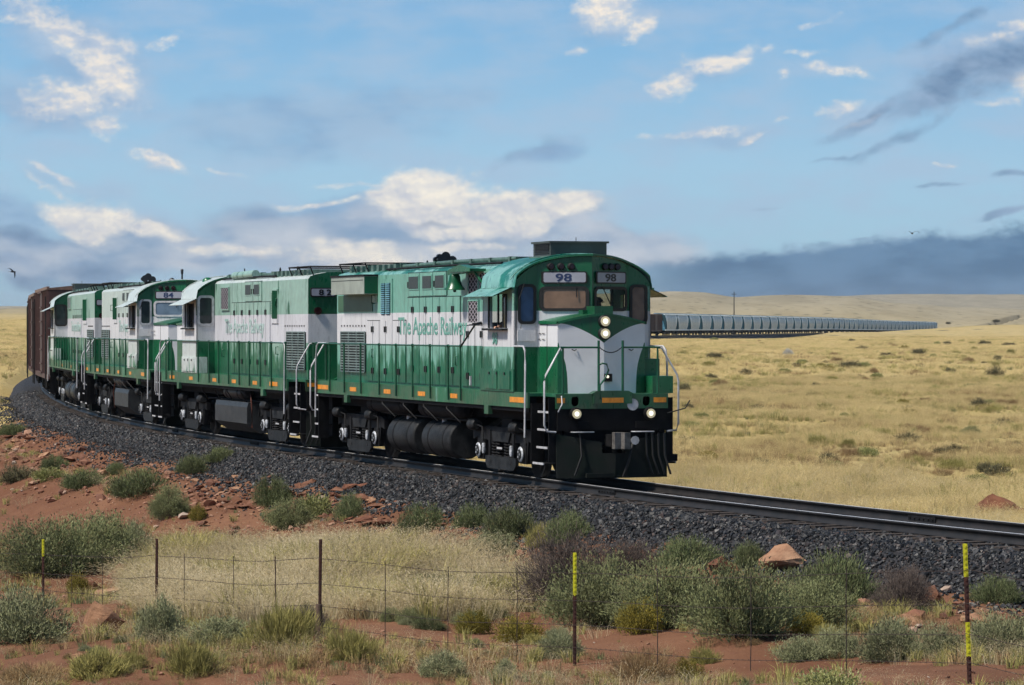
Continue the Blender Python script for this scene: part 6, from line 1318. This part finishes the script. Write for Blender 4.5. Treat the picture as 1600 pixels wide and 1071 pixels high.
# ------------------------------------------------------------------ stuff scattered by geometry nodes
def scatter(name, pts, scales, rots, idx, sources, kind='stuff', tilt=None):
    coll = bpy.data.collections.new(name + '_source')
    for i, me in enumerate(sources):
        ob = bpy.data.objects.new('%s_%02d' % (name, i), me); coll.objects.link(ob)
    me = bpy.data.meshes.new(name); me.vertices.add(len(pts)); me.vertices.foreach_set('co', np.asarray(pts, dtype=np.float32).ravel())
    for nm, ty, dat in (('sc', 'FLOAT_VECTOR', scales), ('ro', 'FLOAT_VECTOR', rots), ('ix', 'INT', idx)):
        at_ = me.attributes.new(nm, ty, 'POINT'); d_ = np.asarray(dat, dtype=np.int32 if ty == 'INT' else np.float32).ravel(); at_.data.foreach_set('value' if ty == 'INT' else 'vector', d_)
    me.update(); o = bpy.data.objects.new(name, me); link(o, kind=kind)
    ng = bpy.data.node_groups.new(name, 'GeometryNodeTree'); ng.interface.new_socket('Geometry', in_out='INPUT', socket_type='NodeSocketGeometry'); ng.interface.new_socket('Geometry', in_out='OUTPUT', socket_type='NodeSocketGeometry')
    N = ng.nodes; Lk = ng.links
    gi = N.new('NodeGroupInput'); go = N.new('NodeGroupOutput'); ip = N.new('GeometryNodeInstanceOnPoints'); ci = N.new('GeometryNodeCollectionInfo')
    ci.inputs[0].default_value = coll; ci.inputs['Separate Children'].default_value = True; ci.inputs['Reset Children'].default_value = True
    def attr(nm, ty):
        a = N.new('GeometryNodeInputNamedAttribute'); a.data_type = ty; a.inputs[0].default_value = nm; return a.outputs[0]
    ip.inputs['Pick Instance'].default_value = True
    e2r = N.new('FunctionNodeEulerToRotation')
    Lk.new(gi.outputs[0], ip.inputs['Points']); Lk.new(ci.outputs[0], ip.inputs['Instance']); Lk.new(attr('ix', 'INT'), ip.inputs['Instance Index'])
    Lk.new(attr('ro', 'FLOAT_VECTOR'), e2r.inputs[0]); Lk.new(e2r.outputs[0], ip.inputs['Rotation']); Lk.new(attr('sc', 'FLOAT_VECTOR'), ip.inputs['Scale']); Lk.new(ip.outputs[0], go.inputs[0])
    md = o.modifiers.new('scatter', 'NODES'); md.node_group = ng; return o
# ballast stones
mst, t, b = new_mat('basalt_stone'); oi = t.new('ShaderNodeObjectInfo')
t.put(b.inputs['Base Color'], t.ramp(oi.outputs['Random'], [(0, (.003, .003, .004)), (.45, (.008, .009, .010)), (.72, (.02, .021, .024)), (.86, (.045, .045, .048)), (.93, (.05, .026, .018)), (1.0, (.10, .095, .09))])); b.inputs['Roughness'].default_value = .55
def stone(seed):
    rg = np.random.default_rng(seed); import bmesh; bm = bmesh.new(); bmesh.ops.create_icosphere(bm, subdivisions=1, radius=.5)
    for _ in range(4):
        nrm = Vector(rg.normal(size=3)).normalized(); dd = rg.uniform(.2, .35)
        for v in bm.verts:
            k = v.co.dot(nrm)
            if k > dd: v.co -= nrm * (k - dd)
    me = bpy.data.meshes.new('stone'); bm.to_mesh(me); bm.free(); me.materials.append(mst); return me
stones = [stone(i) for i in range(6)]
NB = 190000
S_ = np.concatenate([rng.uniform(-56, 40, int(NB * .7)), rng.uniform(40, 108, NB - int(NB * .7))]); lat = rng.triangular(-1.6, 1.2, 4.9, NB)
tx, ty_, tz = np.interp(S_, PS, PX), np.interp(S_, PS, PY), np.interp(S_, PS, PZ)
ux, uy = np.interp(S_ + .4, PS, PX) - np.interp(S_ - .4, PS, PX), np.interp(S_ + .4, PS, PY) - np.interp(S_ - .4, PS, PY); l_ = np.hypot(ux, uy); ux /= l_; uy /= l_
X_, Y_ = tx - uy * lat, ty_ + ux * lat; Zb = tz + ballast_z(np.abs(lat)); Zt = terrain(X_, Y_)
ok = (Zb > Zt - .05) | (rng.random(NB) < np.exp(-np.maximum(0, np.abs(lat) - 3) * 1.1) * .85)
ok &= ~((np.abs(np.abs(lat) - .7525) < .09))
Zs = np.maximum(Zb, Zt) + .01; n_ok = int(ok.sum()); siz = rng.uniform(.035, .095, n_ok) * (1 + .7 * (rng.random(n_ok) < .14))
scatter('ballast_stones', np.stack([X_[ok], Y_[ok], Zs[ok]], -1), siz[:, None] * rng.uniform(.7, 1.25, (n_ok, 3)), rng.uniform(0, 6.28, (n_ok, 3)), rng.integers(0, 6, n_ok), stones)
# pebbles and red rubble on the soil
mpb, t, b = new_mat('red_pebble'); oi = t.new('ShaderNodeObjectInfo')
t.put(b.inputs['Base Color'], t.ramp(oi.outputs['Random'], [(0, (.12, .05, .03)), (.5, (.25, .11, .065)), (.85, (.36, .2, .13)), (1.0, (.38, .3, .24))])); b.inputs['Roughness'].default_value = .9
pst = []
for q in stones[:4]:
    q2 = q.copy(); q2.materials.clear(); q2.materials.append(mpb); pst.append(q2)
def field_pts(n_, pxr, yr, power=1.0):
    """random ground spots: bearing range (photo units) and distance range"""
    a = (rng.uniform(*pxr, n_) - 800) / F; y = (yr[0] ** 2 + rng.random(n_) ** power * (yr[1] ** 2 - yr[0] ** 2)) ** .5
    return a * y, y
X_, Y_ = field_pts(110000, (-60, 1680), (28, 118)); d_, _z = tdist(X_, Y_)
rub = np.exp(-((d_ - 4.6) / 1.5)**2) * .8 + .12 + .5 * (fbm(X_ / 2, Y_ / 3, 3) > .25)
k = (d_ > 1.9) & (rng.random(len(X_)) < (rub + .10 * (d_ < 4)) * .8); X_, Y_, d_ = X_[k], Y_[k], d_[k]; Zt = surface(X_, Y_); n_ok = len(X_)
siz = (rng.pareto(2.6, n_ok) * .032 + .014).clip(.014, .22) * np.where(np.abs(d_ - 4.9) < 1.9, 1.6, .7)
scatter('red_rubble', np.stack([X_, Y_, Zt + siz * .15], -1), siz[:, None] * np.where(d_ < 3.6, .5, 1.0)[:, None] * rng.uniform(.7, 1.4, (n_ok, 3)) * np.array([1, 1, .6]), rng.uniform(-.4, .4, (n_ok, 3)) + np.stack([np.zeros(n_ok), np.zeros(n_ok), rng.uniform(0, 6.28, n_ok)], -1), rng.integers(0, 4, n_ok), pst)
# grass tufts
def tuft(name, mat, seed, nb=46, h=1.0, spread=.28, wb=.02, lean=.5, heads=0, hw=.03, droop=.3):
    rg = np.random.default_rng(seed); V = []; Fc = []
    for i in range(nb):
        a = rg.uniform(0, 6.283); r0 = spread * math.sqrt(rg.random()) * .5; hh = h * rg.uniform(.5, 1.05); ln = lean * rg.uniform(.1, 1.0); b0 = np.array([r0 * math.cos(a), r0 * math.sin(a), 0]); a2 = a + rg.normal() * .5
        d = np.array([math.cos(a2), math.sin(a2), 0]); sd = np.array([-math.sin(a2 + rg.normal()), math.cos(a2 + rg.normal()), 0]); w = wb * rg.uniform(.6, 1.3)
        m_ = b0 + d * ln * .3 * hh + np.array([0, 0, hh * .62]); e_ = b0 + d * ln * hh + np.array([0, 0, hh * (1 - droop * ln)])
        q = len(V); V += [b0 - sd * w / 2, b0 + sd * w / 2, m_ - sd * w * .4, m_ + sd * w * .4, e_]; Fc += [(q, q + 1, q + 3, q + 2), (q + 2, q + 3, q + 4)]
        for _ in range(heads):
            t_ = rg.uniform(.55, 1.0); c_ = m_ + (e_ - m_) * (t_ - .4) / .6 + rg.normal(size=3) * hw; dd = (e_ - m_) / (np.linalg.norm(e_ - m_) + 1e-6) * rg.uniform(.03, .07) + rg.normal(size=3) * .012; s2 = rg.normal(size=3); s2 = s2 / np.linalg.norm(s2) * .0045
            q = len(V); V += [c_ - s2, c_ + s2, c_ + dd]; Fc += [(q, q + 1, q + 2)]
    me = bpy.data.meshes.new(name); me.from_pydata([tuple(v) for v in V], [], Fc); me.materials.append(mat); return me
TG = [tuft('gold_tuft', VG['gold'], i, 52, 1, .6, .010, 1.0, 7, .07) for i in range(3)]
TO = [tuft('olive_tuft', VG['olive'], 20 + i, 54, .9, .5, .02, .6) for i in range(3)]
TR = [tuft('rust_tuft', VG['rust'], 40 + i, 50, .8, .6, .016, .8, 3, .05) for i in range(2)]
TGR = [tuft('green_tuft', VG['green'], 50 + i, 50, .7, .5, .022, .6) for i in range(2)]
TB = [tuft('beige_tuft', VG['beige'], 70 + i, 40, 1, .7, .008, 1.1, 9, .09) for i in range(3)]
SRC = TG + TO + TR + TGR      # 0-2 gold, 3-5 olive, 6-7 rust, 8-9 green
def pick(n_, wts):
    w = np.asarray(wts, float); w = w / w.sum(1)[:, None] if w.ndim == 2 else np.tile(w / w.sum(), (n_, 1))
    r = rng.random(n_)[:, None]; g = (r > np.cumsum(w, 1)).sum(1).clip(0, 3)
    base_ = np.array([0, 3, 6, 8]); cnt = np.array([3, 3, 2, 2]); return base_[g] + (rng.random(n_) * cnt[g]).astype(int)
def grass(name, X_, Y_, hgt, wid, wts, src=None):
    Zt = terrain(X_, Y_); n_ = len(X_); e = np.zeros((n_, 3)); e[:, 2] = rng.uniform(0, 6.28, n_); e[:, 0] = rng.normal(0, .08, n_); e[:, 1] = rng.normal(0, .08, n_)
    scatter(name, np.stack([X_, Y_, Zt - .01], -1), np.stack([wid, wid, hgt], -1), e, pick(n_, wts), src or SRC)
def patchw(X_, Y_):
    """field colouring: bands of gold, olive, rust"""
    a = fbm(X_ / 9, Y_ / 26, 4); b_ = fbm(X_ / 5 + 50, Y_ / 16, 4); gold = .62 + .3 * (a > -.1); ol = np.clip(b_ * 1.8 + .14, .05, .8); ru = np.clip(-b_ * 1.4 - .08 + (a < -.3) * .4, .03, .8)
    return np.stack([gold, ol, ru, ol * .12], -1)
X1, Y1 = field_pts(56000, (985, 1700), (62, 235), .8); X2, Y2 = field_pts(3000, (-120, 110), (150, 320))
X_, Y_ = np.concatenate([X1, X2]), np.concatenate([Y1, Y2]); d_, _z = tdist(X_, Y_); k = (np.abs(d_) > 2.9) & (rng.random(len(X_)) < np.clip(.78 + fbm(X_ / 2.2, Y_ / 4, 3) * 1.1 + .3 * (Y_ < 92), .15, 1)); X_, Y_ = X_[k], Y_[k]
n_ = len(X_); w_ = patchw(X_, Y_); nearp = np.clip((95 - Y_) / 18, 0, 1); w_[:, 2] *= (1 - nearp); w_[:, 1] *= 1 - .7 * nearp
h_ = rng.uniform(.16, .46, n_) * (1 + .6 * nearp) * np.clip(.85 + fbm(X_ / 3 + 5, Y_ / 6, 3) * 1.1, .35, 1.6); grass('plain_grass', X_, Y_, h_, h_ * rng.uniform(.9, 1.5, n_), w_)
X_, Y_ = field_pts(11000, (985, 1700), (56, 96), .9); d_, _z = tdist(X_, Y_); k = (d_ < -2.7) & (d_ > -17 + 5 * fbm(X_ / 5, Y_ / 9, 3)) & (rng.random(len(X_)) < np.clip(.8 + fbm(X_ / 2, Y_ / 3, 3), .3, 1)); X_, Y_ = X_[k], Y_[k]; n_ = len(X_); h_ = rng.uniform(.2, .62, n_)
grass('trackside_straw', X_, Y_, h_, h_ * rng.uniform(1, 1.7, n_), np.tile([.78, .17, .03, .02], (n_, 1)), [TG[0], TB[0], TG[1]] + TO + TR + TGR)
X1, Y1 = field_pts(52000, (960, 1760), (225, 900), .85); X2, Y2 = field_pts(12000, (-120, 110), (300, 900))
X_, Y_ = np.concatenate([X1, X2]), np.concatenate([Y1, Y2]); d_, _z = tdist(X_, Y_); k = (np.abs(d_) > 4) & (rng.random(len(X_)) < np.clip(.6 + fbm(X_ / 6, Y_ / 14, 3) * 1.0, .1, 1)); X_, Y_ = X_[k], Y_[k]
n_ = len(X_); h_ = rng.uniform(.3, .5, n_); grass('far_plain_grass', X_, Y_, h_, h_ * rng.uniform(2.2, 4, n_), patchw(X_, Y_))
# the same cover, thinner, on the land to either side and behind the train
X_, Y_ = field_pts(60000, (-1300, 3000), (45, 260), .9); d_, _z = tdist(X_, Y_); b_ = 800 + F * X_ / Y_
k = (d_ < -2.9) & ((b_ < 985) | (b_ > 1700)) & (rng.random(len(X_)) < np.clip(.7 + fbm(X_ / 2.2, Y_ / 4, 3) * 1.1, .1, 1)); X_, Y_ = X_[k], Y_[k]; n_ = len(X_); h_ = rng.uniform(.2, .5, n_)
grass('outer_plain_grass', X_, Y_, h_, h_ * rng.uniform(1.4, 2.4, n_), patchw(X_, Y_))
X_, Y_ = field_pts(60000, (-1300, 3000), (240, 900), .85); b_ = 800 + F * X_ / Y_; d_, _z = tdist(X_, Y_); k = (np.abs(d_) > 4) & ((b_ < 960) | (b_ > 1760)); X_, Y_ = X_[k], Y_[k]; n_ = len(X_); h_ = rng.uniform(.3, .5, n_)
grass('outer_far_grass', X_, Y_, h_, h_ * rng.uniform(2.6, 4.5, n_), patchw(X_, Y_))
X_, Y_ = field_pts(40000, (-1600, 3400), (8, 150), .8); b_ = 800 + F * X_ / Y_; d_, _z = tdist(X_, Y_); k = (d_ > 4.4) & ((b_ < -60) | (b_ > 1690) | (Y_ < 29)) & (rng.random(len(X_)) < np.clip(.4 + fbm(X_ / 1.8, Y_ / 3, 3) * 1.5, .02, 1)); X_, Y_ = X_[k], Y_[k]; n_ = len(X_); h_ = rng.uniform(.1, .36, n_)
grass('outer_scrub_grass', X_, Y_, h_, h_ * rng.uniform(1, 1.8, n_), np.tile([.3, .42, .18, .12], (n_, 1)), TB + TO + TR + TGR)
# foreground: the golden feathery patch, and sparser tufts over the soil
def in_poly_px(X_, Y_, Z_, ells):
    px = 800 + F * X_ / Y_; py = 511 + F * (EYE - Z_) / Y_; m = np.zeros(len(X_))
    for (cx, cy, rx, ry) in ells: m = np.maximum(m, 1 - np.sqrt(((px - cx) / rx)**2 + ((py - cy) / ry)**2))
    return m
X_, Y_ = field_pts(90000, (200, 900), (38, 92)); Zt = terrain(X_, Y_); d_, _z = tdist(X_, Y_)
m_ = in_poly_px(X_, Y_, Zt, [(380, 925, 200, 62), (560, 918, 230, 56), (710, 932, 165, 44), (290, 915, 90, 56), (620, 895, 150, 32)])
k = (m_ > 0) & (d_ > 4) & (rng.random(len(X_)) < np.clip(m_ * 4, .15, 1) * .42 * np.clip(.62 + fbm(X_ / 1.6, Y_ / 2.4, 3) * 2.2, .04, 1)); X_, Y_, m_ = X_[k], Y_[k], m_[k]; n_ = len(X_); h_ = rng.uniform(.3, .8, n_) * np.clip(.55 + m_ * 2.5, .5, 1); print('gold', n_)
w_ = np.tile([.78, .14, .03, .05], (n_, 1)); w_[:, 1] += (fbm(X_ / 2.5, Y_ / 5, 3) > .08) * .9; w_[:, 3] += (fbm(X_ / 2 + 9, Y_ / 4, 3) > .25) * .5
grass('golden_grass', X_, Y_, h_, h_ * rng.uniform(.9, 1.5, n_), w_, TB + TO + TR + TGR)
X_, Y_ = field_pts(60000, (-80, 1700), (30, 125)); Zt = terrain(X_, Y_); d_, _z = tdist(X_, Y_)
bare = in_poly_px(X_, Y_, Zt, [(100, 800, 170, 30), (730, 980, 200, 22), (1180, 1045, 330, 16), (980, 1010, 200, 16), (90, 1038, 110, 10), (560, 965, 60, 12), (1400, 1062, 200, 14), (350, 778, 170, 30)])
dens = np.clip(.42 + fbm(X_ / 1.8, Y_ / 3, 3) * 1.5, .02, 1) * np.where(bare > 0, .06, 1) * np.where(Y_ < 50, 1.0, .5)
k = (d_ > 4.4) & (rng.random(len(X_)) < dens); X_, Y_ = X_[k], Y_[k]; n_ = len(X_); h_ = rng.uniform(.08, .36, n_) * np.clip(.8 + fbm(X_ / 1.5 + 20, Y_ / 2, 2) * .8, .4, 1.5)
w_ = np.tile([.3, .42, .18, .12], (n_, 1)); w_[:, 2] += (fbm(X_ / 2 + 70, Y_ / 3, 2) > .2) * .8; grass('scrub_grass', X_, Y_, h_, h_ * rng.uniform(1, 1.8, n_), w_, TB + TO + TR + TGR)

# ------------------------------------------------------------------ fence
mrust = simple('rusty_steel_post', (.085, .028, .018), .8, var2=(.035, .015, .012), vscale=8, bump=.3); myel = simple('yellow_post_paint', (.62, .60, .02), .6, var=.25, vscale=10)
mwire = simple('rusted_wire', (.045, .03, .025), .7, var=.3); mwood = simple('grey_brown_wood_stub', (.11, .07, .05), .9, var=.4, vscale=10, bump=.6)
FP = [(-190, 60, 1.35, 88), (67, 59, 1.36, 88), (245, 51.5, 1.36, 100), (501, 44, 1.36, 118), (898, 40.3, 1.38, 129), (1508, 32.4, 1.42, 160), (1900, 29.5, 1.4, 170)]
fr = FP[3]; f0x = (501 - 800) / F * 44
fence = empty('wire_fence', (f0x, 44, float(terrain(np.array([f0x]), np.array([44.]))[0])), 0, 'barbed wire fence on thin rusty steel posts, some yellow-topped, across the foreground', 'fence')
FL = Vector(fence.location); tops = []
for i, (px, Y, hh, _) in enumerate(FP):
    X = (px - 800) / F * Y; g = float(surface(np.array([X]), np.array([Y]))[0])
    ty = {1: 843, 2: 842, 3: 843, 4: 864, 5: 850}.get(i); zt_ = EYE - (ty - 511) / F * Y if ty else g + hh
    lean = {2: .01, 3: .02, 5: -.05}.get(i, 0)
    P = Vector((X, Y, zt_)); B = Vector((X - lean, Y, min(g, zt_ - 1.0) - .1)); tops.append((P, g))
    m = MB(); d = (B - P)
    def seg(a, b_, mat):
        A_, B_ = P + d * a - FL, P + d * b_ - FL
        for (ox, oy, w, h) in ((0, 0, .022, .006), (0, .018, .005, .018)):
            m.add([(A_.x - w + ox, A_.y - h + oy, A_.z), (A_.x + w + ox, A_.y - h + oy, A_.z), (A_.x + w + ox, A_.y + h + oy, A_.z), (A_.x - w + ox, A_.y + h + oy, A_.z), (B_.x - w + ox, B_.y - h + oy, B_.z), (B_.x + w + ox, B_.y - h + oy, B_.z), (B_.x + w + ox, B_.y + h + oy, B_.z), (B_.x - w + ox, B_.y + h + oy, B_.z)],
                  [(0, 3, 2, 1), (4, 5, 6, 7), (0, 1, 5, 4), (1, 2, 6, 5), (2, 3, 7, 6), (3, 0, 4, 7)], mat)
    L_ = d.length
    if i in (1, 4): q = .30 / L_ if i == 1 else .52 / L_; seg(0, q, myel); seg(q, 1, mrust)
    elif i == 5: seg(0, .33 / L_, myel); seg(.33 / L_, .78 / L_, mrust); seg(.78 / L_, 1.12 / L_, myel); seg(1.12 / L_, 1, mrust)
    else: seg(0, 1, mrust)
    for k in range(int(L_ / .055)):
        if k % 1 == 0 and L_ > .1: c_ = P + d * ((k + .5) * .055 / L_) - FL; m.box(c_.x - .008, c_.x + .008, c_.y - .012, c_.y - .005, c_.z - .012, c_.z + .012, mrust if not ((i in (1, 4, 5) and k < 6) or (i == 4 and k < 10) or (i == 5 and 14 <= k < 20)) else myel)
    lab = {1: 'short yellow-topped post', 4: 'rust post with long yellow top', 5: 'post banded yellow and rust', 3: 'rusty post standing in a wooden stub'}.get(i)
    m.build('fence_post', fence, label=lab)
    if i == 3:
        w_m = MB(); b0 = B - FL; w_m.tube([(b0.x + .03, b0.y - .04, b0.z), (b0.x - .01, b0.y - .04, b0.z + .28), (b0.x + .0, b0.y - .035, b0.z + .62)], .065, mwood, 8, r2=.045); w_m.build('wooden_stub', fence)
levels = [.26, .58, .90, 1.16]
def wpt(i, lv, t_):
    (Pa, _), (Pb, _) = tops[i], tops[i + 1]; p = Pa.lerp(Pb, t_) - Vector((0, 0, lv)); p.z -= .05 * math.sin(math.pi * t_) + .012 * math.sin(t_ * 9 + i); p.y -= .03; return p - FL
for li, lv in enumerate(levels):
    for i in range(len(tops) - 1):
        m = MB(); n_ = 24; pts = [wpt(i, lv + (.02 if li % 2 else 0), k / n_) for k in range(n_ + 1)]; m.tube(pts, .0030, mwire, 4, caps=False)
        ln = (pts[-1] - pts[0]).length; nb = int(ln / .13)
        for k in range(nb):
            p = wpt(i, lv + (.02 if li % 2 else 0), (k + .5) / nb)
            for a_ in (.6, 2.2): dv = Vector((math.cos(a_ + k), 0, math.sin(a_ + k))) * .022; m.add([p - dv, p + dv, p + dv * .2 + Vector((.004, .004, .004))], [(0, 1, 2)], mwire)
        m.build('wire', fence)
for (px, i, wig) in ((112, 1, 0), (160, 1, 0), (288, 2, 0), (365, 2, 0), (431, 2, 1), (602, 3, 0), (700, 3, 0), (808, 3, 0), (1027, 4, 0), (1173, 4, 0), (1322, 4, 0)):
    a, b_ = tops[i][0], tops[i + 1][0]; lo, hi = 0, 1
    for _ in range(30):
        t_ = (lo + hi) / 2; q = a.lerp(b_, t_)
        if 800 + F * q.x / q.y < px: lo = t_
        else: hi = t_
    m = MB(); p0 = wpt(i, .2, lo); p1 = wpt(i, 1.3, lo); n_ = 8; m.tube([p0.lerp(p1, k / n_) + Vector((random.uniform(-.02, .02) * (1 if wig else .15), 0, 0)) for k in range(n_ + 1)], .009 if wig else .0055, mwood if wig else mwire, 5); m.build('stay', fence)

# ------------------------------------------------------------------ line pole, birds
p = gp(1147, 488); p = Vector(((1147 - 800) / F * 900, 900, float(terrain(np.array([(347) / F * 900]), np.array([900.]))[0])))
r = empty('utility_pole', p, 0, 'tall thin wooden pole standing on the hill slope behind the hopper cars', 'utility pole')
m = MB(); ht = EYE + (511 - 456) / F * 900 - p.z; m.tube([(0, 0, -.5), (0, 0, ht)], .17, M['ink'], 8, r2=.11); m.build('pole', r)
m = MB(); m.box(-.7, .7, -.06, .06, ht - .75, ht - .62, M['ink']); m.build('cross_arm', r)
def bird(px, py, Y, span, pose, label):
    span *= 1.35
    X = (px - 800) / F * Y; Z = EYE + (511 - py) / F * Y; s_ = span
    r = empty('bird', (X, Y, Z), 0, label, 'bird'); mb_k = M['ink']
    m = MB(); m.lathe((0, 0, 0), 'x', [(-.2 * s_, .01 * s_), (-.12 * s_, .035 * s_), (.02 * s_, .055 * s_), (.12 * s_, .04 * s_), (.16 * s_, .03 * s_), (.2 * s_, .02 * s_), (.24 * s_, .004 * s_)], mb_k, 10)
    m.add([(-.18 * s_, -.01, 0), (-.18 * s_, .01, 0), (-.33 * s_, .05 * s_, .01 * s_), (-.33 * s_, -.05 * s_, .01 * s_)], [(0, 1, 2, 3)], mb_k); m.build('body', r)
    for sg in (1, -1):
        m = MB(); W_ = pose(sg)
        top = [Vector(q) * s_ for q in W_]; ch = [.13 * s_, .12 * s_, .08 * s_, .012 * s_]
        V = []; 
        for q, c_ in zip(top, ch): V += [q + Vector((c_ * .5, 0, .006 * s_)), q + Vector((-c_ * .5, 0, 0))]
        m.add(V, [(0, 1, 3, 2), (2, 3, 5, 4), (4, 5, 7, 6)], mb_k); V2 = [v - Vector((0, 0, .012 * s_)) for v in V]; m.add(V2, [(0, 1, 3, 2), (2, 3, 5, 4), (4, 5, 7, 6)], mb_k); m.build('wing', r)
    return r
b1 = bird(1425, 365, 170, .62, lambda sg: [(0, 0, .02), (.02, sg * .2, .13), (.0, sg * .4, .10), (-.06, sg * .5, .0)], 'dark bird with wings arched down, flying above the storm cloud at right'); b1.rotation_euler = (0, 0, math.radians(70))
b2 = bird(20, 425, 170, .62, lambda sg: [(0, 0, .02), (.04, sg * .16, .06), (-.02, sg * .34, .12 if sg > 0 else -.16), (-.1, sg * .48, .1 if sg > 0 else -.3)], 'dark bird banking with swept wings at the far left, over the plain'); b2.rotation_euler = (math.radians(15), 0, math.radians(40))
for o in bpy.data.objects:
    if o.users_collection == () and False: pass

# ------------------------------------------------------------------ the air
hz = MB(); hz.box(-15000, 15000, -100, 9600, -70, 90, M['louv'])
mz, t, _b = new_mat('haze'); t.n.remove(_b); zo = next(q for q in t.n if q.type == 'OUTPUT_MATERIAL')
pv = t.new('ShaderNodeVolumePrincipled'); pv.inputs['Color'].default_value = (.86, .9, .95, 1); pv.inputs['Density'].default_value = 6e-5; pv.inputs['Anisotropy'].default_value = .3
t.l.new(pv.outputs[0], zo.inputs['Volume']); hz.mats = [mz]; hz.build('haze', kind='stuff')
